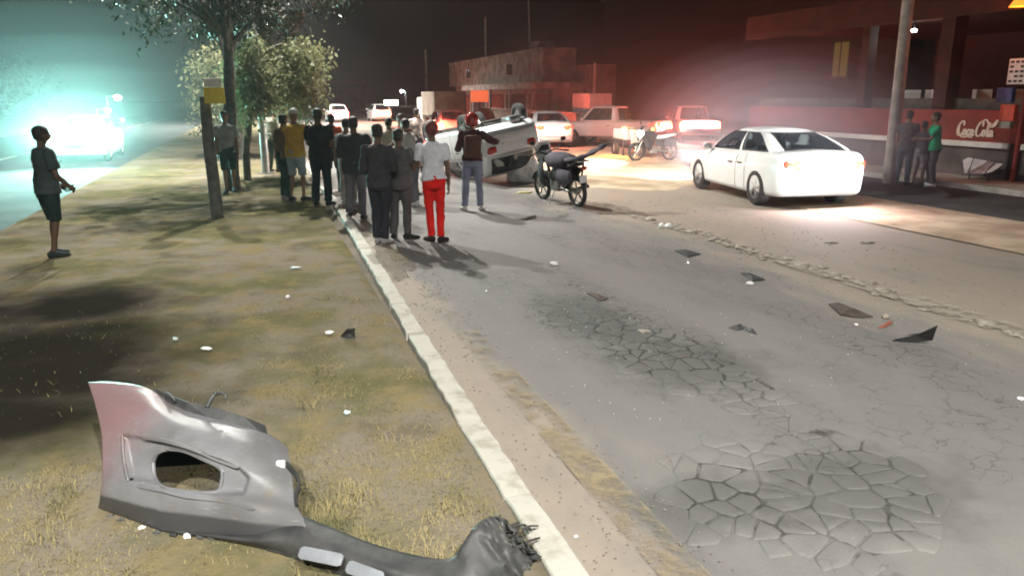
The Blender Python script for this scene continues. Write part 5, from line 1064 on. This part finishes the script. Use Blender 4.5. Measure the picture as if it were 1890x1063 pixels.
person('person in bright green tee and white trainers facing left', stand(1716, 345), R(75), 1.72, 'm', (.02, .36, .17), .5, (.08, .07, .08), 1.0, (.75, .75, .74), 'short', feet=((-.09, 0), (.09, .03)), armL=((-.2, .5, -1), (.1, 1, .0)), armR=((.2, .5, -1), (-.1, 1, .0)), lean=(0, .03), baggy=1.4, group=PG, vox=.014)
person('small person in dark top between the green tee and the pole', stand(1692, 344), R(-60), 1.52, 'd', (.07, .065, .08), .45, (.20, .18, .20), .5, (.05, .05, .05), 'short', armL=hang, armR=phoneR, group=PG, vox=.015)
person('person in dark clothes leaning by the utility pole', stand(1663, 342), R(-40), 1.76, 'm', (.10, .085, .09), .45, (.06, .075, .10), 1.0, (.05, .05, .05), 'short', armL=hang, armR=phoneR, group=PG, vox=.015)

# ================================================================== TORN BUMPER in the foreground
M_bump = mat('scuffed_grey_bumper', (.125, .118, .125), (.085, .083, .088), rough=.48, ns=3.5, bs=30, bstr=.15, bd=.004, coat=.1)
_m, _t, _b2 = nt('mauve_scuffed_bumper'); _tc = N(_t, 'ShaderNodeTexCoord').outputs['Object']; _sp = N(_t, 'ShaderNodeSeparateXYZ', {0: _tc})
_f = math_(_t, 'ADD', math_(_t, 'SUBTRACT', math_(_t, 'MULTIPLY', _sp.outputs[2], .9), _sp.outputs[0]), math_(_t, 'MULTIPLY', tex_noise(_t, _tc, 4, 4), .3))
_c = mixc(_t, ramp(_t, tex_noise(_t, _tc, 3, 5), .38, .62), (.17, .17, .18), (.12, .118, .122)); _c = mixc(_t, math_(_t, 'MULTIPLY', ramp(_t, _f, .80, 1.15), .8), _c, (.22, .125, .13))
_mp = N(_t, 'ShaderNodeMapping', {'Vector': _tc, 'Scale': (5, 30, 60), 'Rotation': (0, .25, 0)}).outputs[0]; _s = tex_noise(_t, _mp, 1.6, 5, .7); _c = mixc(_t, math_(_t, 'MULTIPLY', ramp(_t, _s, .60, .72), .55), _c, (.34, .34, .35)); _c = mixc(_t, math_(_t, 'MULTIPLY', ramp(_t, tex_noise(_t, _tc, 7, 6, .7), .56, .7), .6), _c, (.14, .115, .08))
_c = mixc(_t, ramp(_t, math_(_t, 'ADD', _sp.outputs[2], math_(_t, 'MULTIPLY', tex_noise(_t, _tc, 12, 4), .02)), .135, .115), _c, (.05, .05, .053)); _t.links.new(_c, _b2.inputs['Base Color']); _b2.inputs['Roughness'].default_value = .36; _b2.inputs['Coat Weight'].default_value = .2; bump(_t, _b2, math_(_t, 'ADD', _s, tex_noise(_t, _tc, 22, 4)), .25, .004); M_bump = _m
M_bumpdk = mat('black_bumper_plastic', (.032, .033, .035), (.055, .055, .055), rough=.55, ns=8, bs=25, bstr=.3)
bump_p = at(430, 930, .1); BP = empty('torn_bumper', (bump_p.x, bump_p.y, .055), 0, label='large torn grey car bumper lying on the dry grass verge', cat='car bumper')
def bp_(px, py, z): return at(px, py, z) - V((bump_p.x, bump_p.y, .055))
# columns left to right; each: top edge, upper shoulder, hole top, hole bottom, fold ridge, lower edge (pixel x, y, height z)
COLS = [
 [(163, 706, .50), (176, 745, .47), (188, 800, .40), (190, 850, .30), (190, 885, .235), (186, 915, .16), (182, 936, .08)],
 [(205, 706, .52), (216, 748, .50), (226, 800, .43), (228, 858, .31), (232, 892, .25), (232, 925, .17), (222, 950, .08)],
 [(270, 716, .53), (276, 755, .52), (278, 812, .44), (280, 868, .31), (288, 900, .26), (296, 940, .17), (292, 974, .075)],
 [(330, 752, .50), (332, 785, .49), (335, 825, .43), (338, 885, .30), (345, 912, .255), (352, 948, .17), (350, 984, .075)],
 [(400, 772, .47), (400, 802, .46), (400, 845, .40), (398, 895, .29), (402, 918, .25), (408, 955, .17), (405, 990, .075)],
 [(460, 790, .43), (458, 822, .42), (452, 865, .36), (448, 905, .275), (450, 930, .24), (455, 965, .165), (452, 1002, .07)],
 [(503, 806, .38), (505, 838, .37), (505, 880, .32), (505, 918, .255), (508, 942, .22), (512, 978, .15), (508, 1018, .07)],
 [(530, 826, .33), (535, 855, .33), (540, 890, .29), (545, 928, .235), (560, 957, .20), (566, 990, .14), (560, 1030, .065)],
]
nu, nv = 130, 90
def colpt(i, j): return V(COLS[i][j])
def bez(P, k):   # catmull-rom resample of a vector list at n positions
    out = []
    for a in np.linspace(0, len(P) - 1, k):
        i = min(int(a), len(P) - 2); t = a - i; p0, p1, p2, p3 = P[max(i-1, 0)], P[i], P[i+1], P[min(i+2, len(P)-1)]
        out.append(.5 * ((2*p1) + (p2-p0)*t + (2*p0-5*p1+4*p2-p3)*t*t + (p3-3*p2+3*p1-p0)*t**3))
    return out
RECESS = [(222, 800), (290, 808), (360, 828), (442, 860), (462, 880), (452, 915), (400, 917), (340, 908), (290, 896), (236, 886)]
rowsP = [bez([V(c) for c in col], nv) for col in COLS]; GP = [bez([rowsP[i][j] for i in range(len(COLS))], nu) for j in range(nv)]
HOLE = [(277, 852), (285, 836), (305, 829), (335, 832), (365, 845), (400, 862), (405, 878), (398, 905), (370, 909), (330, 905), (300, 898), (280, 880)]
def inpoly(x, y, P): 
    c = False
    for i in range(len(P)):
        (x1, y1), (x2, y2) = P[i], P[(i+1) % len(P)]
        if (y1 > y) != (y2 > y) and x < (x2-x1)*(y-y1)/(y2-y1)+x1: c = not c
    return c
def dpoly(x, y, P):
    d = 1e9
    for i in range(len(P)):
        a, b = P[i], P[(i+1) % len(P)]; t = max(0, min(1, ((x-a[0])*(b[0]-a[0])+(y-a[1])*(b[1]-a[1]))/((b[0]-a[0])**2+(b[1]-a[1])**2))); d = min(d, math.hypot(x-a[0]-(b[0]-a[0])*t, y-a[1]-(b[1]-a[1])*t))
    return d if inpoly(x, y, P) else 0.0
def back(p):      # the panel round the opening sits back from the outer skin
    k = min(1, dpoly(p.x, p.y, RECESS) / 7.0); q = bp_(*p); return q + V((.0, .030, -.016)) * k
bm = bmesh.new(); vg = [[bm.verts.new(back(GP[j][i])) for i in range(nu)] for j in range(nv)]
for j in range(nv - 1):
    for i in range(nu - 1):
        cx = (GP[j][i].x + GP[j+1][i+1].x) / 2; cy = (GP[j][i].y + GP[j+1][i+1].y) / 2
        if not inpoly(cx, cy, HOLE): bm.faces.new((vg[j][i], vg[j+1][i], vg[j+1][i+1], vg[j][i+1]))
for v in [v for v in bm.verts if not v.link_faces]: bm.verts.remove(v)
cover = obj('bumper_cover', bm, M_bump, BP, smooth=True, ang=60); md = cover.modifiers.new('s', 'SOLIDIFY'); md.thickness = .006; md.offset = 0
def surf(px, py, off=0.0):   # nearest cover point to a picture position, for fittings that sit on it
    best = min(((GP[j][i].x - px) ** 2 + (GP[j][i].y - py) ** 2, j, i) for j in range(nv) for i in range(nu)); return GP[best[1]][best[2]]
def onsurf(px, py, dz=0): q = surf(px, py); return back(V((px, py, q.z + dz)))
rim = crom([onsurf(*p) for p in HOLE + [HOLE[0]]], 4); bm = bmesh.new(); loft(bm, rim, [.009] * len(rim), side=(0, .3, 1), n=6, cap=False); obj('opening_rim', bm, M_bump, BP, smooth=True)
# recess lip above the opening, ridge, fold lines
def bead(name, pts, r, m, dz=.004): 
    P = crom([onsurf(*p, dz) for p in pts], 5); bm = bmesh.new(); loft(bm, P, [(r, r * .6) if 0 < i < len(P) - 1 else (r * .3, r * .3) for i in range(len(P))], side=(0, .5, 1), n=8); return obj(name, bm, m, BP, smooth=True)
bead('recess_lip', [(262, 806), (300, 812), (350, 826), (400, 848), (440, 862)], .012, M_bump); bead('crease', [(225, 798), (228, 850), (236, 888)], .011, M_bump); bead('crease', [(252, 896), (300, 905), (345, 916), (410, 924), (470, 940)], .010, M_bump)
# back of the opening: black foam in the dark
bm = bmesh.new(); g = [bm.verts.new(bp_(*p)) for p in ((255, 760, .34), (430, 812, .34), (400, 880, .16), (250, 890, .12))]; bm.faces.new(g); r = bmesh.ops.extrude_face_region(bm, geom=list(bm.faces)); bmesh.ops.translate(bm, vec=(0, .05, 0), verts=[x for x in r['geom'] if isinstance(x, bmesh.types.BMVert)]); obj('foam_backing', bm, M_dgrey, BP, loc=(0, .16, 0))
# upper black flange behind the top edge, with torn tabs
bm = bmesh.new(); top_ = [(285, 716, .54), (310, 728, .55), (345, 742, .54), (400, 752, .52), (450, 768, .48), (490, 785, .42)]; low_ = [(270, 738, .50), (310, 752, .49), (345, 765, .48), (400, 782, .455), (450, 798, .42), (497, 812, .37)]
A = [bm.verts.new(bp_(*p)) for p in top_]; B_ = [bm.verts.new(bp_(*p)) for p in low_]
for i in range(5): bm.faces.new((A[i], A[i+1], B_[i+1], B_[i]))
fl = obj('mounting_flange', bm, M_bumpdk, BP); md = fl.modifiers.new('s', 'SOLIDIFY'); md.thickness = .02
for pts in ([(302, 742, .50), (306, 726, .54), (322, 738, .55)], [(382, 752, .52), (396, 728, .57), (412, 726, .58), (418, 735, .56)]):
    P = crom([bp_(*p) for p in pts], 4); bm = bmesh.new(); loft(bm, P, [.014 - .008 * i / len(P) for i in range(len(P))], n=7); obj('torn_tab', bm, M_bumpdk, BP, smooth=True)
# right end: pale clip and bracket with ragged edge
bm = bmesh.new(); box(bm, bp_(519, 862, .33), (.045, .03, .07), bev=.012); obj('clip', bm, M_white, BP, smooth=True)
bm = bmesh.new(); P = [bp_(*p) for p in ((505, 845, .34), (540, 868, .33), (552, 892, .30), (546, 915, .26), (548, 935, .23))]; loft(bm, crom(P, 4), [(.03 - .012 * abs(math.sin(i)), .008) for i in range(17)], side=(0, 0, 1), n=8); obj('end_bracket', bm, M_bumpdk, BP, smooth=True)
bm = bmesh.new(); cyl(bm, onsurf(242, 884, .004), onsurf(242, 884, .004) + V((0, -.012, .004)), .012, .009, 12); obj('bolt', bm, M_chrome, BP, smooth=True)
# long lower lip running right to the torn tip by the kerb
LIP = [((184, 932, .085), (200, 950, .02)), ((290, 968, .085), (292, 986, .02)), ((400, 984, .09), (385, 997, .02)), ((470, 985, .12), (470, 1014, .025)), ((540, 950, .175), (545, 1040, .03)), ((600, 968, .165), (640, 1072, .03)), ((690, 1003, .15), (735, 1095, .03)), ((780, 1026, .14), (815, 1112, .02)), ((832, 1029, .15), (890, 1108, .02)), ((852, 1005, .20), (925, 1095, .03)), ((875, 972, .25), (950, 1078, .04)), ((903, 954, .27), (968, 1062, .05)), ((930, 956, .26), (985, 1036, .07)), ((944, 980, .22), (992, 1026, .09))]
U_ = bez([V(a) for a, b in LIP], 120); D_ = bez([V(b) for a, b in LIP], 120); bm = bmesh.new(); nr = 14; g = []
for i, (a, b) in enumerate(zip(U_, D_)):
    row = []
    for j in range(nr):
        t = j / (nr - 1); q = a.lerp(b, t); q.z += (.05 if i < 55 else max(.012, .05 - (i - 55) * .0012)) * math.sin(math.pi * t) * min(1, i / 30)
        if i > 90: q.z += .02 * noise.noise(V((i * .22, j * .5, 9)))
        if i > 104: q.x += 14 * noise.noise(V((j * .9, i * .3, 1))) * (i - 104) / 8; q.y += 9 * noise.noise(V((j * .8, i * .4, 7)))
        if j == 0 and i > 96: q.y += 4 * noise.noise(V((i * .5, 0, 3)))
        row.append(bm.verts.new(bp_(*q)))
    g.append(row)
for i in range(119):
    for j in range(nr - 1):
        if i > 102 and noise.noise(V((i * .55, j * .7, 4))) > .34 - (i - 102) * .014: continue
        bm.faces.new((g[i][j], g[i][j+1], g[i+1][j+1], g[i+1][j]))
for v in [v for v in bm.verts if not v.link_faces]: bm.verts.remove(v)
lip = obj('lower_lip', bm, M_bumpdk, BP, smooth=True, ang=60); md = lip.modifiers.new('s', 'SOLIDIFY'); md.thickness = .007
for i in range(9):
    x0, y0 = 925 + random.uniform(0, 50), 985 + random.uniform(-15, 40); P = [bp_(x0, y0, .14), bp_(x0 + random.uniform(5, 16), y0 + random.uniform(-8, 6), .13), bp_(x0 + random.uniform(18, 32), y0 + random.uniform(-10, 14), .10)]
    bm = bmesh.new(); loft(bm, crom(P, 3), [(.016 * (1 - i_ / 8), .005) for i_ in range(7)], n=6); obj('torn_strip', bm, M_bumpdk, BP, smooth=True)
# grey reflective strips fixed to the lip
M_refl = mat('dull_reflector', (.25, .27, .29), (.19, .2, .22), rough=.35, ns=6)
for (a, b, z) in (((553, 1018), (632, 1034), .165), ((641, 1044), (706, 1068), .160)):
    A_, B2 = bp_(*a, z), bp_(*b, z); bm = bmesh.new(); loft(bm, [A_, A_.lerp(B2, .08), A_.lerp(B2, .92), B2], [(.006, .02), (.010, .028), (.010, .028), (.006, .02)], side=(0, -.7, .7), n=10); obj('reflector', bm, M_refl, BP, smooth=True)
for i in range(8):
    x = 200 + i * 28 + random.uniform(-8, 8); y = interp(x, [(184, 945), (290, 982), (400, 993), (460, 1008)]); bm = bmesh.new(); lump(bm, bp_(x, y, .07), (.02, .012, .012), i, .4, 1); obj('broken_clip', bm, M_white if i in (2, 5) else M_bumpdk, BP)

# ================================================================== DEBRIS
def shard(label, pts, z, m, thick=.012, name='plastic_shard', group=None):
    """flat torn piece: pixel outline with a height at each corner"""
    P = [at(x, y, h) for x, y, h in pts]; c = sum(P, V((0, 0, 0))) / len(P); bm = bmesh.new()
    cv = bm.verts.new(V((0, 0, .012))); vs = [bm.verts.new(p - c) for p in P]
    for i in range(len(vs)): bm.faces.new((vs[i], vs[(i+1) % len(vs)], cv))
    r = bmesh.ops.extrude_face_region(bm, geom=list(bm.faces)); bmesh.ops.translate(bm, vec=(0, .004, -thick), verts=[x for x in r['geom'] if isinstance(x, bmesh.types.BMVert)])
    o = obj(name, bm, m); o.location = c; return tag(o, label, 'debris', group or 'torn plastic pieces from the crash')
b_ = M_bumpdk
shard('curved black plastic wedge standing on the road by the broken kerb', [(1648, 627, .02), (1672, 618, .06), (1700, 614, .12), (1731, 600, .24), (1722, 626, .06), (1690, 630, .02)], 0, b_)
shard('long flat brown black strip left of the wedge', [(1530, 560, .02), (1548, 558, .04), (1580, 570, .05), (1612, 584, .02), (1580, 584, .02), (1552, 580, .02)], 0, mat('brown_plastic', (.09, .065, .055), (.05, .04, .035), rough=.8))
shard('small dark clip shaped piece alone on grey asphalt', [(1345, 604, .01), (1366, 597, .04), (1374, 604, .03), (1360, 609, .01)], 0, b_)
shard('second dark sliver touching the clip shaped piece', [(1374, 600, .03), (1390, 607, .04), (1397, 616, .01), (1382, 612, .01)], 0, b_)
shard('dark twisted scrap on dusty asphalt above the white pebble', [(1368, 503, .01), (1385, 504, .05), (1412, 515, .02), (1390, 518, .01)], 0, b_)
shard('dark scrap near the shadows, middle of the lane', [(1083, 540, .01), (1102, 542, .04), (1122, 550, .02), (1108, 554, .01)], 0, mat('rust_scrap', (.10, .065, .05), (.06, .04, .035), rough=.8))
shard('dark faint scrap farther up the dusty lane', [(1245, 462, .01), (1265, 460, .04), (1293, 468, .01), (1270, 474, .01)], 0, b_)
shard('black angular piece on the verge beside the kerb', [(628, 620, .06), (640, 607, .16), (655, 605, .17), (655, 622, .07), (642, 625, .06)], 0, b_)
shard('thin reddish strip lying next to the plastic wedge', [(1620, 604, .01), (1640, 592, .02), (1648, 594, .02), (1632, 604, .01)], 0, mat('red_strip', (.30, .10, .07), rough=.7))
def pale(label, px, py, s, m=None, z=.0, amp=.25, rz=0):
    bm = bmesh.new(); lump(bm, (0, 0, s[2] * .6), s, px * .01, amp, 2); o = obj('litter', bm, m or M_white, smooth=True, ang=60); o.location = at(px, py, z); o.rotation_euler.z = rz; return tag(o, label, 'litter', 'pale litter on the ground')
pale('bright white oblong scrap on the dark verge', 381, 645, (.050, .022, .015), z=VG, amp=.12, rz=-.1)
pale('small bluish white scrap near the bumper', 640, 763, (.022, .018, .014), mat('bluish_plastic', (.55, .68, .72), rough=.4), z=VG)
pale('faint blue scrap on the verge halfway to the crowd', 545, 495, (.075, .03, .012), mat('faint_blue', (.45, .55, .60), rough=.5), z=VG)
pale('tiny white scrap below the faint blue one', 531, 549, (.025, .02, .015), z=VG); pale('tiny pale scrap left of the bright oblong one', 324, 627, (.025, .02, .015), mat('pale_green', (.45, .52, .48), rough=.6), z=VG)
pale('first of two white lumps before the white saloon', 1221, 420, (.05, .06, .045)); pale('second of two white lumps before the white saloon', 1235, 421, (.075, .06, .045))
pale('white pebble under the dark twisted scrap', 1384, 525, (.045, .03, .022)); pale('white crumpled strip on sandy road, left one', 1535, 449, (.10, .03, .015), M_rub, amp=.5); pale('white crumpled strip on sandy road, right one', 1603, 449, (.09, .03, .015), M_rub, amp=.5)
pale('white scrap at the right edge of the lane', 1884, 737, (.028, .022, .012)); pale('pale scrap in shadow beyond the kerb line', 1022, 489, (.05, .03, .025)); pale('tiny white dot between strip and wedge', 1580, 600, (.016, .016, .012)); pale('round brown white stone by the reddish strip', 1635, 588, (.035, .035, .03), M_rub)
pale('chalky smear lump at the top of the cracked zone', 1188, 613, (.075, .05, .012), M_rub); pale('pale scrap close to the kerb foot', 1063, 991, (.014, .010, .008))
pale('tiny dirty white chip beside the yellow line', 1065, 995, (.006, .005, .005)) if False else None
p = stand(632, 614, VG); bm = bmesh.new(); lump(bm, (0, 0, .012), (.035, .02, .015), 2, .3, 2); o = obj('litter', bm, M_white, smooth=True); o.location = at(608, 616, VG); tag(o, 'small pale piece left of the black angular one', 'litter', 'pale litter on the ground')
bm = bmesh.new(); lump(bm, (0, 0, .02), (.16, .11, .03), 4, .3, 2); o = obj('yellow_scrap', bm, mat('yellow_plastic', (.50, .43, .15), rough=.8), smooth=True); o.location = at(968, 357); o.scale = (1.1, .5, .8); tag(o, 'flat yellow scrap left of the motorcycle wheel', 'litter')

# ================================================================== HAZE
bm = bmesh.new(); box(bm, (0, 110, 5.0), (500, 420, 12.2)); hz = obj('haze', bm, None); tag(hz, 'thin dusty night haze glowing round every lamp', kind='stuff')
m = bpy.data.materials.new('haze_air'); m.use_nodes = True; t = m.node_tree; t.nodes.remove(t.nodes['Principled BSDF'])
pv = N(t, 'ShaderNodeVolumePrincipled', {'Density': HAZE, 'Anisotropy': .55}); pv.inputs['Color'].default_value = (.92, .94, .95, 1); t.links.new(pv.outputs[0], t.nodes['Material Output'].inputs['Volume']); hz.data.materials.append(m)

def cloud(label, c, r, dens, col, sc=(1, 1, .8), nsh=7):  # added scattering volume that stands in for glare round the lamps
    """added veil for lamp glow: thickest in its middle, thinning outwards in nested shells"""
    T = empty('glow_cloud', c, 0); tag(T, label, kind='stuff')
    for k in range(nsh):
        f = 1 - k / (nsh + .6); d = (.25 + k * 1.5 / nsh) / nsh
        bm = bmesh.new(); ell(bm, (0, 0, 0), (r * f * sc[0], r * f * sc[1], r * f * sc[2]), u=40, v=24)
        o = obj('glow_shell', bm, None, T, smooth=True); o['kind'] = 'stuff'
        m = bpy.data.materials.new('dust'); m.use_nodes = True; t = m.node_tree; t.nodes.remove(t.nodes['Principled BSDF'])  # volume material of the added glow veil, not real dust
        pv = N(t, 'ShaderNodeVolumePrincipled', {'Density': dens * d, 'Anisotropy': .4}); pv.inputs['Color'].default_value = (*col, 1); t.links.new(pv.outputs[0], t.nodes['Material Output'].inputs['Volume']); o.data.materials.append(m)
    return T
cloud('added veil spreading the glare of the oncoming headlights', (-12.2, 22.6, 1.0), 12.0, .0085, (.9, .95, .95), (.8, 1, .42), 6)
cloud('added pale veil for the glow behind the white saloon and the utility pole', rw(11.9, 15.2, 1.0), 4.2, .20, (.88, .84, .98), (1, 1.1, .6), 8)
cloud('added veil catching red glow over the line of stopped traffic', (6.2, 30.5, 2.0), 9.5, .013, (.95, .85, .85), (1, .8, .5), 5)
